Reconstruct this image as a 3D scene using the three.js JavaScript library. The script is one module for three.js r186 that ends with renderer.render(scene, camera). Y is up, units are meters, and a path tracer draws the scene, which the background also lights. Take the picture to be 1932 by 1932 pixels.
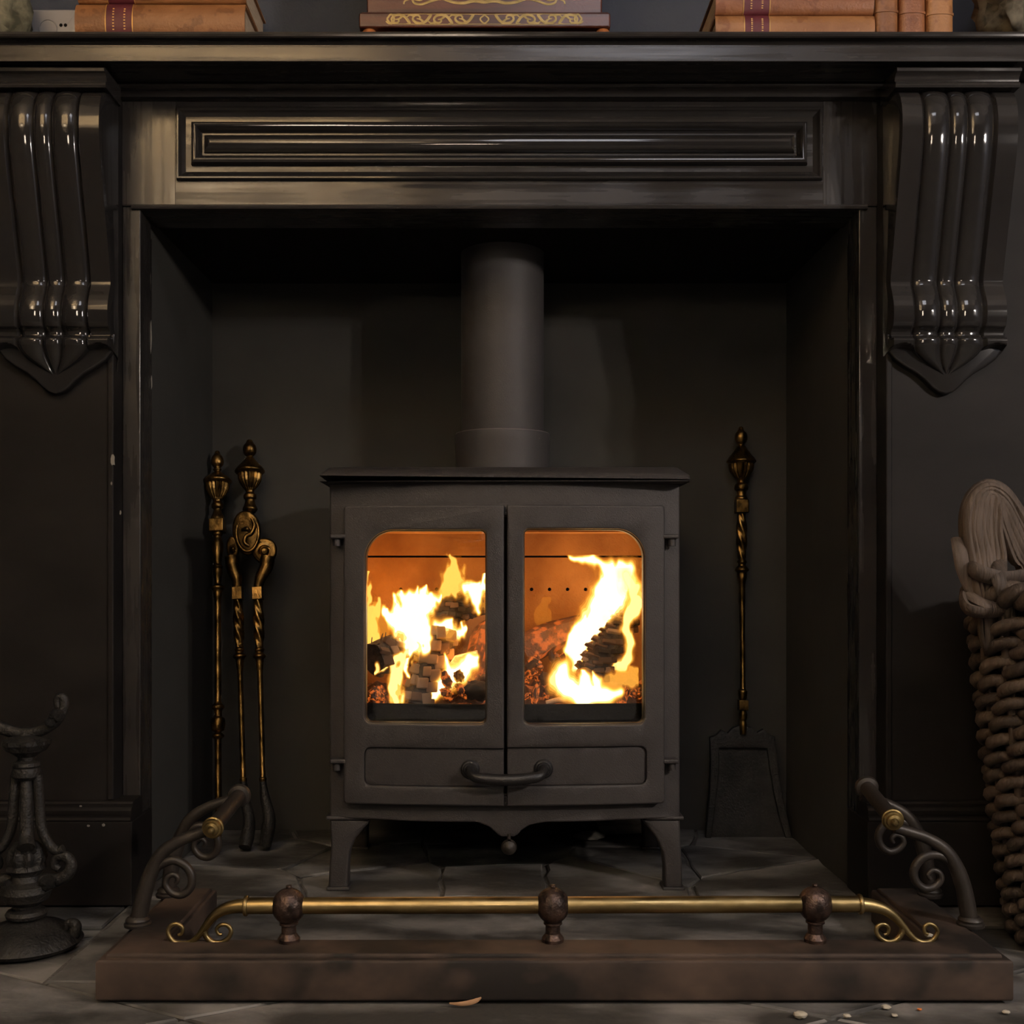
import * as THREE from 'three';
import { RoundedBoxGeometry } from 'three/addons/geometries/RoundedBoxGeometry.js';
import { mergeGeometries, mergeVertices, toCreasedNormals as creasedAtCentimetres } from 'three/addons/utils/BufferGeometryUtils.js';
import { MarchingCubes } from 'three/addons/objects/MarchingCubes.js';
import { RectAreaLightUniformsLib } from 'three/addons/lights/RectAreaLightUniformsLib.js';
import { TessellateModifier } from 'three/addons/modifiers/TessellateModifier.js';
import { createNoise3D } from 'simplex-noise';

// ---------------------------------------------------------------- camera, light, exposure
const D = 1.92, H = 0.55, F = 2112;               // camera distance from the mantel front, height, focal length in pixels of a 1932 frame
const scene = new THREE.Scene();
scene.background = new THREE.Color(0x000000);
const camera = new THREE.PerspectiveCamera(2 * Math.atan(966 / F) * 180 / Math.PI, 1, 0.05, 30);
camera.position.set(0, H, D);
camera.lookAt(0, H, 0);
camera.setViewOffset(1932, 1932, 26, -119, 1932, 1932);   // a level camera with a shifted lens
const renderer = new THREE.WebGLRenderer({ antialias: true });
renderer.toneMapping = THREE.LinearToneMapping;
renderer.toneMappingExposure = 1.0;
renderer.shadowMap.enabled = true;
RectAreaLightUniformsLib.init();
const LIGHT = {
  globe: { at: [2.0, 1.47, 2.0], r: 0.03, spots: [[-0.10, 0, 0.02], [0.02, 0.05, -0.05], [0.11, -0.03, 0.03]], color: [1.0, 0.88, 0.79], power: 3.1 },   // unseen floor lamp on the right, its bare globes placed to throw the leftward shadows
  table: { at: [-0.25, 1.40, 3.1], color: [1.0, 0.88, 0.79], power: 7.5 },             // added fill light behind the camera, built as a table lamp, lifts fireplace shadows
  shade: { at: [-0.98, 2.13, 2.3], color: [1.0, 0.80, 0.58], power: 9 },              // unseen drum shade on the left, placed to make the gleam on the frieze
  ceiling: { at: [0.5, 2.62, 2.3], color: [0.86, 0.88, 1.0], power: 5 },              // added cool fill panel overhead, lifts the ambient light
  fire: { color: [1.0, 0.36, 0.05], power: 0.035 },
};

// ---------------------------------------------------------------- helpers
let seedState = 7;
const rnd = () => { seedState = (seedState + 0x6d2b79f5) | 0; let t = Math.imul(seedState ^ (seedState >>> 15), 1 | seedState); t = (t + Math.imul(t ^ (t >>> 7), 61 | t)) ^ t; return ((t ^ (t >>> 14)) >>> 0) / 4294967296; };
const rr = (a, b) => a + (b - a) * rnd();
const noise3 = createNoise3D(rnd);
const toCreasedNormals = (g, angle) => creasedAtCentimetres(g.scale(2000, 2000, 2000), angle).scale(1 / 2000, 1 / 2000, 1 / 2000);   // it joins what lies within a hundredth of a unit
const V3 = (x, y, z) => new THREE.Vector3(x, y, z);
const kz = (z) => (D - z) / F;
const X = (px, z = 0) => (px - 940) * kz(z);
const Y = (py, z = 0) => H + (1085 - py) * kz(z);
const at = (px, py, z) => V3(X(px, z), Y(py, z), z);
const clamp = (x, a = 0, b = 1) => Math.min(b, Math.max(a, x));
const lerp = (a, b, t) => a + (b - a) * t;
const smooth = (a, b, x) => { const t = clamp((x - a) / (b - a)); return t * t * (3 - 2 * t); };

const used = new Map();
function numbered(name) {
  const n = used.get(name) ?? 0; used.set(name, n + 1);
  return n ? name + '_' + String(n).padStart(3, '0') : name;
}
function tag(o, label, category, group, kind) {
  if (label) o.userData.label = label;
  if (category) o.userData.category = category;
  if (group) o.userData.group = group;
  if (kind) o.userData.kind = kind;
  return o;
}
function thing(name, label, category, group) { const g = new THREE.Group(); g.name = numbered(name); scene.add(g); return tag(g, label, category, group); }
function mesh(name, geo, mat, parent = scene) {
  const m = new THREE.Mesh(geo, mat); m.name = numbered(name); m.castShadow = m.receiveShadow = true; parent.add(m); return m;
}
function struct(name, geo, mat) { return tag(mesh(name, geo, mat), null, null, null, 'structure'); }
// flat texture coordinates in metres, looked up along the axis that a face looks along
function uvBox(g0) {
  const g = g0.index ? g0.toNonIndexed() : g0, p = g.attributes.position, uv = new Float32Array(p.count * 2), a = V3(), b = V3(), c = V3(), n = V3();
  for (let i = 0; i < p.count; i += 3) {
    a.fromBufferAttribute(p, i); b.fromBufferAttribute(p, i + 1); c.fromBufferAttribute(p, i + 2);
    n.copy(b).sub(a).cross(c.clone().sub(a));
    const ax = Math.abs(n.x), ay = Math.abs(n.y), az = Math.abs(n.z);
    for (const [k, v] of [[i, a], [i + 1, b], [i + 2, c]]) {
      if (az >= ax && az >= ay) { uv[k * 2] = v.x; uv[k * 2 + 1] = v.y; } else if (ay >= ax) { uv[k * 2] = v.x; uv[k * 2 + 1] = v.z; } else { uv[k * 2] = v.z; uv[k * 2 + 1] = v.y; }
    }
  }
  g.setAttribute('uv', new THREE.BufferAttribute(uv, 2));
  for (const k of Object.keys(g.attributes)) if (!['position', 'normal', 'uv'].includes(k)) g.deleteAttribute(k);
  return g;
}
// convex outline drawn in and lifted in steps: rows [inset, height]
function stepped(outline, rows, y0) {
  const pos = [], R = rows.map(([o, y]) => outline(o).map(([x, z]) => [x, y0 + y, z])), n = R[0].length, tri = (...p) => p.forEach((q) => pos.push(...q));
  for (let i = 0; i + 1 < R.length; i++) for (let k = 0; k < n; k++) { const m = (k + 1) % n; tri(R[i][k], R[i + 1][k], R[i][m], R[i][m], R[i + 1][k], R[i + 1][m]); }
  for (const [r, up] of [[R[0], false], [R[R.length - 1], true]]) { const c = [0, 1, 2].map((a) => r.reduce((s, p) => s + p[a], 0) / n); for (let k = 0; k < n; k++) { const m = (k + 1) % n; up ? tri(r[k], c, r[m]) : tri(r[k], r[m], c); } }
  const g = new THREE.BufferGeometry(); g.setAttribute('position', new THREE.Float32BufferAttribute(pos, 3)); g.computeVertexNormals(); return done(g, 0.45);
}
const done = (g, angle = 0.6) => uvBox(toCreasedNormals(g.index ? g.toNonIndexed() : g, angle));
const join = (list) => mergeGeometries(list.map((g) => { const q = g.index ? g.toNonIndexed() : g; for (const k of Object.keys(q.attributes)) if (!['position', 'normal', 'uv'].includes(k)) q.deleteAttribute(k); return q; }));
function box(x0, x1, y0, y1, z0, z1, r = 0.002) {
  const w = x1 - x0, h = y1 - y0, d = z1 - z0;
  const g = new RoundedBoxGeometry(w, h, d, 2, Math.min(r, w / 2.2, h / 2.2, d / 2.2)); g.translate((x0 + x1) / 2, (y0 + y1) / 2, (z0 + z1) / 2);
  return uvBox(g);
}
// a profile of [z, y] points, swept along x
function extrudeX(profile, x0, x1, angle = 0.5) {
  const s = new THREE.Shape(profile.map(([z, y]) => new THREE.Vector2(-z, y)));
  const g = new THREE.ExtrudeGeometry(s, { depth: x1 - x0, bevelEnabled: false, curveSegments: 8 });
  g.rotateY(Math.PI / 2); g.translate(x0, 0, 0);
  return done(g, angle);
}
const V2s = (pts) => pts.map(([x, y]) => new THREE.Vector2(x, y));
// outline in x, y with optional holes, given thickness along z
function plate(pts, z0, z1, { bevel = 0.002, holes = [], seg = 2, warp = null, angle = 0.6 } = {}) {
  const ji = (l) => l.map(([x, y], i) => [x + 2e-5 * Math.sin(i * 12.9 + x * 900), y + 2e-5 * Math.sin(i * 7.7 + y * 700)]);   // no three points in one line
  const s = new THREE.Shape(V2s(ji(pts))); for (const h of holes) s.holes.push(new THREE.Path(V2s(ji(h))));
  const b = Math.min(bevel, (z1 - z0) / 2.1);
  let g = new THREE.ExtrudeGeometry(s, { depth: z1 - z0 - 2 * b, bevelEnabled: b > 0, bevelSize: b, bevelOffset: -b, bevelThickness: b, bevelSegments: seg, curveSegments: 1 });
  g.translate(0, 0, z0 + b);
  if (warp) { g = new TessellateModifier(0.035, 7).modify(g); const p = g.attributes.position; for (let i = 0; i < p.count; i++) p.setZ(i, p.getZ(i) + warp(p.getX(i), p.getY(i))); }
  return done(g, angle);
}
// rectangle with a radius per corner (bottom-left, bottom-right, top-right, top-left), edges cut into short pieces
function rrect(x0, y0, x1, y1, r, step = 0.02) {
  const R = Array.isArray(r) ? r : [r, r, r, r], out = [];
  const corner = (cx, cy, rad, a0) => { const n = rad > 0.0005 ? Math.max(3, Math.round(rad / 0.004)) : 0; for (let i = 0; i <= n; i++) { const a = a0 + (n ? (i / n) : 0) * Math.PI / 2; out.push([cx + Math.cos(a) * rad, cy + Math.sin(a) * rad]); } };
  const edge = (ax, ay, bx, by) => { const n = Math.floor(Math.hypot(bx - ax, by - ay) / step); for (let i = 1; i < n; i++) out.push([lerp(ax, bx, i / n), lerp(ay, by, i / n)]); };
  corner(x0 + R[0], y0 + R[0], R[0], Math.PI); edge(x0 + R[0], y0, x1 - R[1], y0);
  corner(x1 - R[1], y0 + R[1], R[1], -Math.PI / 2); edge(x1, y0 + R[1], x1, y1 - R[2]);
  corner(x1 - R[2], y1 - R[2], R[2], 0); edge(x1 - R[2], y1, x0 + R[3], y1);
  corner(x0 + R[3], y1 - R[3], R[3], Math.PI / 2); edge(x0, y1 - R[3], x0, y0 + R[0]);
  return out;
}
// frame moulding: profile rows [inset, height], mitred at the corners
function mitred(x0, x1, y0, y1, rows, z) {
  const pos = [], ring = ([t, h]) => [[x0 + t, y0 + t], [x1 - t, y0 + t], [x1 - t, y1 - t], [x0 + t, y1 - t]].map(([x, y]) => [x, y, z + h]);
  for (let i = 0; i + 1 < rows.length; i++) {
    const a = ring(rows[i]), b = ring(rows[i + 1]);
    for (let k = 0; k < 4; k++) { const k2 = (k + 1) % 4; pos.push(...a[k], ...a[k2], ...b[k2], ...a[k], ...b[k2], ...b[k]); }
  }
  const g = new THREE.BufferGeometry(); g.setAttribute('position', new THREE.Float32BufferAttribute(pos, 3)); g.computeVertexNormals();
  return done(g, 0.55);
}
// round bar along a path, with a radius per point
function sweep(points, radii, { sides = 12, steps = null, flat = 1, closed = false, twist = 0, lobes = 0, lobeDepth = 0, tension = 0.5 } = {}) {
  const curve = new THREE.CatmullRomCurve3(points, closed, 'catmullrom', tension), n = steps ?? Math.max(8, points.length * 5), fr = curve.computeFrenetFrames(n, closed);
  const R = Array.isArray(radii) ? radii : points.map(() => radii), pos = [], idx = [], uv = [], len = curve.getLength();
  for (let i = 0; i <= n; i++) {
    const t = i / n, u = curve.getUtoTmapping(t), f = u * (points.length - (closed ? 0 : 1)), k = Math.min(Math.floor(f), R.length - 1), r = lerp(R[k], R[Math.min(k + 1, R.length - 1)], f - k), c = curve.getPointAt(t);
    for (let s = 0; s <= sides; s++) {
      const a = s / sides * Math.PI * 2, rad = r * (1 + lobeDepth * Math.cos(lobes * a + twist * t)), ca = Math.cos(a) * rad, sa = Math.sin(a) * rad * flat, N = fr.normals[i], B = fr.binormals[i];
      pos.push(c.x + N.x * ca + B.x * sa, c.y + N.y * ca + B.y * sa, c.z + N.z * ca + B.z * sa); uv.push(s / sides * 0.08, t * len);
    }
  }
  const w = sides + 1;
  for (let i = 0; i < n; i++) for (let s = 0; s < sides; s++) { const a = i * w + s; idx.push(a, a + 1, a + w, a + 1, a + w + 1, a + w); }
  if (!closed) for (const [i, flip] of [[0, true], [n, false]]) {
    const c = curve.getPointAt(i / n), k = pos.length / 3; pos.push(c.x, c.y, c.z); uv.push(0, i / n * len);
    for (let s = 0; s < sides; s++) { const a = i * w + s; flip ? idx.push(k, a + 1, a) : idx.push(k, a, a + 1); }
  }
  const g = new THREE.BufferGeometry(); g.setAttribute('position', new THREE.Float32BufferAttribute(pos, 3)); g.setAttribute('uv', new THREE.Float32BufferAttribute(uv, 2)); g.setIndex(idx);
  return toCreasedNormals(g.toNonIndexed(), 0.9);
}
// turned piece: rows [distance from A, radius], axis from A towards B
function turned(A, B, rows0, { sides = 28, flutes = null, angle = 0.5, soft = false } = {}) {
  let rows = rows0; if (flutes) sides = Math.max(sides, flutes[2] * 6);
  if (soft) { rows = []; for (let i = 0; i + 1 < rows0.length; i++) for (let k = 0; k < 4; k++) { const t = k / 4, [p0, p1, p2, p3] = [rows0[Math.max(0, i - 1)], rows0[i], rows0[i + 1], rows0[Math.min(rows0.length - 1, i + 2)]].map((q) => q[1]), c = 0.5 * (2 * p1 + (p2 - p0) * t + (2 * p0 - 5 * p1 + 4 * p2 - p3) * t * t + (3 * p1 - p0 - 3 * p2 + p3) * t * t * t); rows.push([lerp(rows0[i][0], rows0[i + 1][0], t), clamp(c, Math.min(p1, p2), Math.max(p1, p2))]); } rows.push(rows0[rows0.length - 1]); }
  const g = new THREE.LatheGeometry(rows.map(([t, r]) => new THREE.Vector2(Math.max(r, 0.00005), t)), sides);
  if (flutes) {                                               // flutes: [from, to, count, depth]
    const p = g.attributes.position;
    for (let i = 0; i < p.count; i++) { const y = p.getY(i); if (y > flutes[0] && y < flutes[1]) { const a = Math.atan2(p.getZ(i), p.getX(i)), s = 1 - flutes[3] * (0.5 + 0.5 * Math.cos(a * flutes[2])); p.setX(i, p.getX(i) * s); p.setZ(i, p.getZ(i) * s); } }
  }
  const q = new THREE.Quaternion().setFromUnitVectors(V3(0, 1, 0), B.clone().sub(A).normalize());
  g.applyQuaternion(q); g.translate(A.x, A.y, A.z);
  return done(g, angle);
}
// a box set across an axis
function block(c, dir, w, h, d, r = 0.001) {
  const g = new RoundedBoxGeometry(w, h, d, 2, r); g.applyQuaternion(new THREE.Quaternion().setFromUnitVectors(V3(0, 1, 0), dir.clone().normalize())); g.translate(c.x, c.y, c.z); return uvBox(g);
}
// closed surface f(x, y, z) = iso inside a box
function isoSurface(f, lo, hi, res, isos) {
  const mc = new MarchingCubes(res, new THREE.MeshBasicMaterial(), false, false, 120000), size = mc.size, half = size / 2, c = lo.clone().add(hi).multiplyScalar(0.5), e = hi.clone().sub(lo).multiplyScalar(0.5);
  const w = (i, a) => c.getComponent(a) + (i - half) / half * e.getComponent(a);
  for (let k = 0; k < size; k++) for (let j = 0; j < size; j++) for (let i = 0; i < size; i++) {
    const edge = i < 2 || j < 2 || k < 2 || i > size - 3 || j > size - 3 || k > size - 3;
    mc.field[i + j * size + k * size * size] = edge ? -1 : f(w(i, 0), w(j, 1), w(k, 2));
  }
  return isos.map((iso) => {
    mc.isolation = iso; mc.update();
    const g = new THREE.BufferGeometry(), P = new Float32Array(mc.positionArray.subarray(0, mc.count * 3));
    for (let i = 0; i < mc.count; i++) for (let a = 0; a < 3; a++) P[i * 3 + a] = c.getComponent(a) + P[i * 3 + a] * e.getComponent(a);
    g.setAttribute('position', new THREE.BufferAttribute(P, 3));
    if (!mc.count) return null;
    g.computeVertexNormals();
    const m = mergeVertices(g.deleteAttribute('normal'), 1e-6); m.computeVertexNormals();
    return uvBox(m);
  });
}
// rough lump
function lump(rx, ry, rz, detail, freq, amp, seed = 0) {
  const g = mergeVertices(new THREE.IcosahedronGeometry(1, detail).deleteAttribute('uv').deleteAttribute('normal')), p = g.attributes.position, v = V3();
  for (let i = 0; i < p.count; i++) {
    v.fromBufferAttribute(p, i); let n = 0, a = 1, f = freq; for (let o = 0; o < 4; o++) { n += a * noise3(v.x * f + seed, v.y * f, v.z * f); a *= 0.5; f *= 2.1; }
    v.multiplyScalar(1 + amp * n); p.setXYZ(i, v.x * rx, v.y * ry, v.z * rz);
  }
  g.computeVertexNormals(); return uvBox(g);
}
// ---------------------------------------------------------------- textures
function hash2(x, y, s) { let h = Math.imul(x, 374761393) ^ Math.imul(y, 668265263) ^ Math.imul(s, 974711); h = Math.imul(h ^ (h >>> 13), 1274126177); return ((h ^ (h >>> 16)) >>> 0) / 4294967296; }
function vnoise(u, v, fx, fy, s) {                             // value noise that repeats after one tile
  const x = u * fx, y = v * fy, x0 = Math.floor(x), y0 = Math.floor(y), tx = x - x0, ty = y - y0, sx = tx * tx * (3 - 2 * tx), sy = ty * ty * (3 - 2 * ty), m = (a, n) => ((a % n) + n) % n;
  const h = (i, j) => hash2(m(x0 + i, fx), m(y0 + j, fy), s);
  return lerp(lerp(h(0, 0), h(1, 0), sx), lerp(h(0, 1), h(1, 1), sx), sy);
}
function fbm(u, v, fx, fy, oct, s) { let a = 0.5, n = 0, t = 0; for (let o = 0; o < oct; o++) { n += a * vnoise(u, v, fx << o, fy << o, s + o); t += a; a *= 0.5; } return n / t; }
function texture(size, metres, fn, srgb = false) {
  const data = new Uint8Array(size * size * 4);
  for (let y = 0; y < size; y++) for (let x = 0; x < size; x++) { const c = fn((x + 0.5) / size, (y + 0.5) / size), o = (y * size + x) * 4; for (let k = 0; k < 3; k++) data[o + k] = clamp(Array.isArray(c) ? c[k] : c) * 255; data[o + 3] = 255; }
  const t = new THREE.DataTexture(data, size, size); t.wrapS = t.wrapT = THREE.RepeatWrapping; t.magFilter = t.minFilter = THREE.LinearFilter; t.repeat.set(1 / metres, 1 / metres); t.needsUpdate = true;
  if (srgb) t.colorSpace = THREE.SRGBColorSpace;
  return t;
}
const toS = (x) => (x <= 0.0031308 ? 12.92 * x : 1.055 * Math.pow(x, 1 / 2.4) - 0.055);
const mixc = (a, b, t) => a.map((x, i) => toS(lerp(x, b[i], clamp(t))));
// linear colours a..b by noise
const colours = (size, metres, a, b, fx, fy, oct, s, sharp = 1) => texture(size, metres, (u, v) => mixc(a, b, clamp((fbm(u, v, fx, fy, oct, s) - 0.5) * sharp + 0.5)), true);
const greys = (size, metres, lo, hi, fx, fy, oct, s, sharp = 1) => texture(size, metres, (u, v) => lerp(lo, hi, clamp((fbm(u, v, fx, fy, oct, s) - 0.5) * sharp + 0.5)));
const std = (o) => new THREE.MeshStandardMaterial(o), phys = (o) => new THREE.MeshPhysicalMaterial(o);
const lin = (r, g, b) => new THREE.Color().setRGB(r, g, b);

const brushBump = texture(512, 0.5, (u, v) => 0.6 * fbm(u, v, 4, 90, 2, 3) + 0.4 * fbm(u, v, 9, 9, 4, 5));
const strokes = (u, v) => 0.07 + 0.30 * smooth(0.22, 0.80, 0.65 * fbm(u, v, 2, 70, 3, 11) + 0.35 * fbm(u, v, 6, 9, 5, 12));
const brushRoughUp = texture(512, 0.6, (u, v) => strokes(v, u)), brushBumpUp = texture(512, 0.5, (u, v) => 0.6 * fbm(v, u, 4, 90, 2, 3) + 0.4 * fbm(v, u, 9, 9, 4, 5));
const brushRough = texture(512, 0.6, (u, v) => strokes(u, v));
const grain = greys(256, 0.12, 0, 1, 40, 40, 3, 21);
const grainFine = greys(256, 0.06, 0, 1, 48, 48, 3, 22);
const blotch = greys(512, 0.5, 0, 1, 5, 5, 6, 23);
const M = {
  paint: std({ map: colours(512, 0.7, [0.0185, 0.0165, 0.0155], [0.029, 0.0255, 0.0235], 6, 12, 5, 31, 1.6), roughness: 1, roughnessMap: brushRough, bumpMap: brushBump, bumpScale: 0.00010 }),
  paintUp: std({ map: colours(512, 0.7, [0.0185, 0.0165, 0.0155], [0.029, 0.0255, 0.0235], 12, 6, 5, 32, 1.6), roughness: 1, roughnessMap: brushRoughUp, bumpMap: brushBumpUp, bumpScale: 0.00010 }),
  paintFlat: phys({ specularIntensity: 0.3, map: colours(512, 0.7, [0.0085, 0.0072, 0.0066], [0.0145, 0.0124, 0.0114], 6, 12, 5, 37, 1.6), roughness: 0.6, bumpMap: brushBump, bumpScale: 0.0002 }),
  paintGloss: std({ map: colours(512, 0.7, [0.016, 0.0145, 0.014], [0.023, 0.021, 0.020], 6, 6, 5, 33, 1.4), roughness: 0.095, bumpMap: blotch, bumpScale: 0.00006 }),
  matte: std({ map: colours(512, 0.8, [0.026, 0.0245, 0.0205], [0.036, 0.034, 0.029], 7, 7, 5, 35, 1.6), roughness: 0.82, bumpMap: blotch, bumpScale: 0.0012 }),
  wear: std({ color: lin(0.20, 0.18, 0.15), roughness: 0.7 }),
  stove: std({ map: colours(256, 0.4, [0.032, 0.0275, 0.0265], [0.042, 0.037, 0.0355], 10, 10, 4, 41), roughness: 0.55, metalness: 0.15, bumpMap: grainFine, bumpScale: 0.0004 }),
  stoveDark: std({ color: lin(0.011, 0.010, 0.010), roughness: 0.42, bumpMap: grainFine, bumpScale: 0.0003 }),
  pipe: std({ map: colours(256, 0.4, [0.040, 0.036, 0.035], [0.050, 0.045, 0.044], 6, 6, 4, 43), roughness: 0.6, bumpMap: grainFine, bumpScale: 0.0002 }),
  board: std({ map: colours(512, 0.4, [0.25, 0.115, 0.035], [0.46, 0.245, 0.090], 6, 5, 5, 45, 1.8), roughness: 0.9, bumpMap: grain, bumpScale: 0.0008 }),
  sootBlack: phys({ specularIntensity: 0.25, color: lin(0.009, 0.008, 0.007), roughness: 0.9, bumpMap: grain, bumpScale: 0.001 }),
  guard: phys({ specularIntensity: 0.06, color: lin(0.0035, 0.003, 0.0026), roughness: 0.9, bumpMap: grain, bumpScale: 0.0006 }),
  glass: phys({ color: 0xffffff, transmission: 1, thickness: 0, roughness: 0.02, ior: 1.5 }),
  brass: std({ map: colours(512, 0.25, [0.20, 0.145, 0.058], [0.40, 0.30, 0.14], 6, 6, 5, 51, 1.7), metalness: 1, roughness: 1, roughnessMap: greys(256, 0.2, 0.28, 0.52, 8, 8, 4, 52, 1.6) }),
  oldBrass: std({ map: colours(256, 0.12, [0.055, 0.032, 0.010], [0.36, 0.21, 0.065], 8, 6, 5, 53, 2.0), metalness: 1, roughness: 0.36, bumpMap: grain, bumpScale: 0.0004 }),
  bronze: std({ map: colours(256, 0.10, [0.024, 0.016, 0.013], [0.115, 0.073, 0.056], 8, 8, 5, 54, 2.4), metalness: 0.7, roughness: 0.42, bumpMap: grain, bumpScale: 0.0009 }),
  iron: std({ map: colours(256, 0.15, [0.022, 0.018, 0.015], [0.042, 0.034, 0.028], 8, 8, 5, 55, 1.4), metalness: 0.3, roughness: 0.45, bumpMap: grain, bumpScale: 0.0002 }),
  ironBlack: std({ map: colours(256, 0.15, [0.008, 0.0072, 0.0064], [0.022, 0.0195, 0.017], 8, 8, 5, 56, 1.8), metalness: 0.2, roughness: 0.6, bumpMap: grain, bumpScale: 0.0012 }),
  rust: std({ map: texture(1024, 0.8, (u, v) => { const n = fbm(u, v, 5, 7, 6, 57), m = fbm(u, v, 20, 26, 4, 58), s = smooth(0.55, 0.68, fbm(u, v, 6, 4, 5, 59)); return mixc([0.008, 0.0042, 0.0022], [0.066, 0.041, 0.028], (n - 0.5) * 3.2 + 0.36 + (m - 0.5) * 0.9 + s * 0.42); }, true), roughness: 0.74, bumpMap: blotch, bumpScale: 0.0016 }),
  wallBlue: std({ map: colours(256, 0.6, [0.036, 0.044, 0.062], [0.045, 0.054, 0.074], 8, 8, 4, 61), roughness: 0.8, bumpMap: grain, bumpScale: 0.0003 }),
  plaster: std({ color: lin(0.22, 0.205, 0.195), roughness: 0.9 }),
  mortar: std({ map: colours(256, 0.3, [0.060, 0.056, 0.050], [0.12, 0.112, 0.10], 9, 9, 5, 63, 1.8), roughness: 0.95, bumpMap: grain, bumpScale: 0.002 }),
};
const slateBump = texture(512, 0.5, (u, v) => 0.7 * fbm(u, v, 3, 7, 6, 71) + 0.3 * fbm(u, v, 30, 44, 3, 72));
const slate = (s, a, b) => std({ map: texture(512, 0.6, (u, v) => { const n = fbm(u, v, 5, 8, 6, s), dust = smooth(0.58, 0.74, fbm(u, v, 7, 5, 6, s + 7)); return mixc(a, b, (n - 0.5) * 2.6 + 0.36 + dust * 0.55); }, true), roughness: 0.66, bumpMap: slateBump, bumpScale: 0.004 });
const slates = [slate(81, [0.036, 0.034, 0.030], [0.185, 0.176, 0.166]), slate(91, [0.030, 0.029, 0.027], [0.165, 0.158, 0.150]), slate(101, [0.042, 0.038, 0.032], [0.20, 0.188, 0.174])];

// ---------------------------------------------------------------- the room
const OX0 = -0.6136, OX1 = 0.6185, LINTEL = 1.176, SHELF = 1.4277, BACK = -0.5;
struct('floor', box(-2.4, 2.4, -0.12, -0.012, -0.75, 5.6, 0.001), M.mortar);
struct('ceiling', box(-2.4, 2.4, 2.7, 2.8, -0.25, 5.6, 0.001), M.plaster);
struct('wall_left', box(-2.5, -2.4, 0, 2.7, -0.25, 5.6, 0.001), M.wallBlue);
struct('wall_right', box(2.4, 2.5, 0, 2.7, -0.25, 5.6, 0.001), M.wallBlue);
struct('wall_front', box(-2.5, 2.5, 0, 2.7, 5.6, 5.7, 0.001), M.wallBlue);
struct('wall_back', join([box(-2.4, -0.66, 0, 2.7, -0.22, -0.1, 0.001), box(0.665, 2.4, 0, 2.7, -0.22, -0.1, 0.001), box(-0.66, 0.665, 1.30, 2.7, -0.22, -0.1, 0.001)]), M.wallBlue);
// the fire opening behind the mantel
struct('wall_alcove_back', box(-0.75, 0.75, -0.01, 1.26, BACK - 0.1, BACK, 0.001), M.matte);
struct('wall_alcove_left', box(-0.75, OX0 - 0.004, -0.01, 1.26, BACK, -0.058, 0.001), M.matte);
struct('wall_alcove_right', box(OX1 + 0.004, 0.75, -0.01, 1.26, BACK, -0.058, 0.001), M.matte);
struct('wall_alcove_top', box(OX0 - 0.004, OX1 + 0.004, 1.18, 1.26, BACK, -0.058, 0.001), M.sootBlack);

// stone paving: each stone a piece of its own
function clip(poly, nx, ny, d) {                               // keep nx*x + ny*y <= d
  const out = [];
  poly.forEach((a, i) => { const b = poly[(i + 1) % poly.length], da = nx * a[0] + ny * a[1] - d, db = nx * b[0] + ny * b[1] - d; if (da <= 0) out.push(a); if (da * db < 0) { const t = da / (da - db); out.push([lerp(a[0], b[0], t), lerp(a[1], b[1], t)]); } });
  return out;
}
function shrink(poly, m) {
  let q = poly; const n = poly.length; let area = 0; poly.forEach((a, i) => { const b = poly[(i + 1) % n]; area += a[0] * b[1] - b[0] * a[1]; });
  const s = area > 0 ? 1 : -1;
  poly.forEach((a, i) => { const b = poly[(i + 1) % n], l = Math.hypot(b[0] - a[0], b[1] - a[1]) || 1, nx = s * (b[1] - a[1]) / l, ny = -s * (b[0] - a[0]) / l; q = clip(q, nx, ny, nx * a[0] + ny * a[1] - m); });
  return q;
}
function rough(poly, step, amp) {                              // broken edges
  const out = []; poly.forEach((a, i) => { const b = poly[(i + 1) % poly.length], l = Math.hypot(b[0] - a[0], b[1] - a[1]), n = Math.max(1, Math.round(l / step)); for (let k = 0; k < n; k++) { const t = k / n; out.push([lerp(a[0], b[0], t) + rr(-amp, amp), lerp(a[1], b[1], t) + rr(-amp, amp)]); } }); return out;
}
function stone(name, poly, top, parent, mat) {                 // poly in x, z
  if (poly.length < 3) return;
  const g = plate(poly.map(([x, z]) => [x, -z]), -0.02, 0, { bevel: 0.0025, seg: 1, angle: 0.4 }); g.rotateX(-Math.PI / 2); g.translate(0, top, 0);
  const m = mesh(name, uvBox(g), mat, parent); return m;
}
const hearth = new THREE.Group(); hearth.name = 'hearth'; scene.add(hearth); tag(hearth, null, null, null, 'structure');
mesh('mortar_bed', box(-0.62, 0.62, -0.03, -0.0045, BACK, 0.40, 0.001), M.mortar, hearth);
{
  const seeds = []; for (let i = 0; i < 5; i++) for (let k = 0; k < 3; k++) seeds.push([-0.49 + i * 0.245 + rr(-0.085, 0.085), -0.43 + k * 0.165 + rr(-0.05, 0.05)]);
  for (const [i, a] of seeds.entries()) {
    let poly = [[-0.616, BACK], [0.62, BACK], [0.62, 0.012], [-0.616, 0.012]];
    for (const b of seeds) if (b !== a) { const nx = b[0] - a[0], ny = b[1] - a[1], mx = (a[0] + b[0]) / 2, my = (a[1] + b[1]) / 2; poly = clip(poly, nx, ny, nx * mx + ny * my); }
    stone('slate_piece', rough(shrink(poly, 0.0035), 0.045, 0.004), rr(-0.001, 0.0025), hearth, slates[i % 3]);
  }
  stone('slate_slab', rough(shrink([[-0.616, 0.014], [0.62, 0.014], [0.62, 0.40], [-0.616, 0.40]], 0.002), 0.05, 0.003), -0.002, hearth, slates[1]);
}
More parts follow.
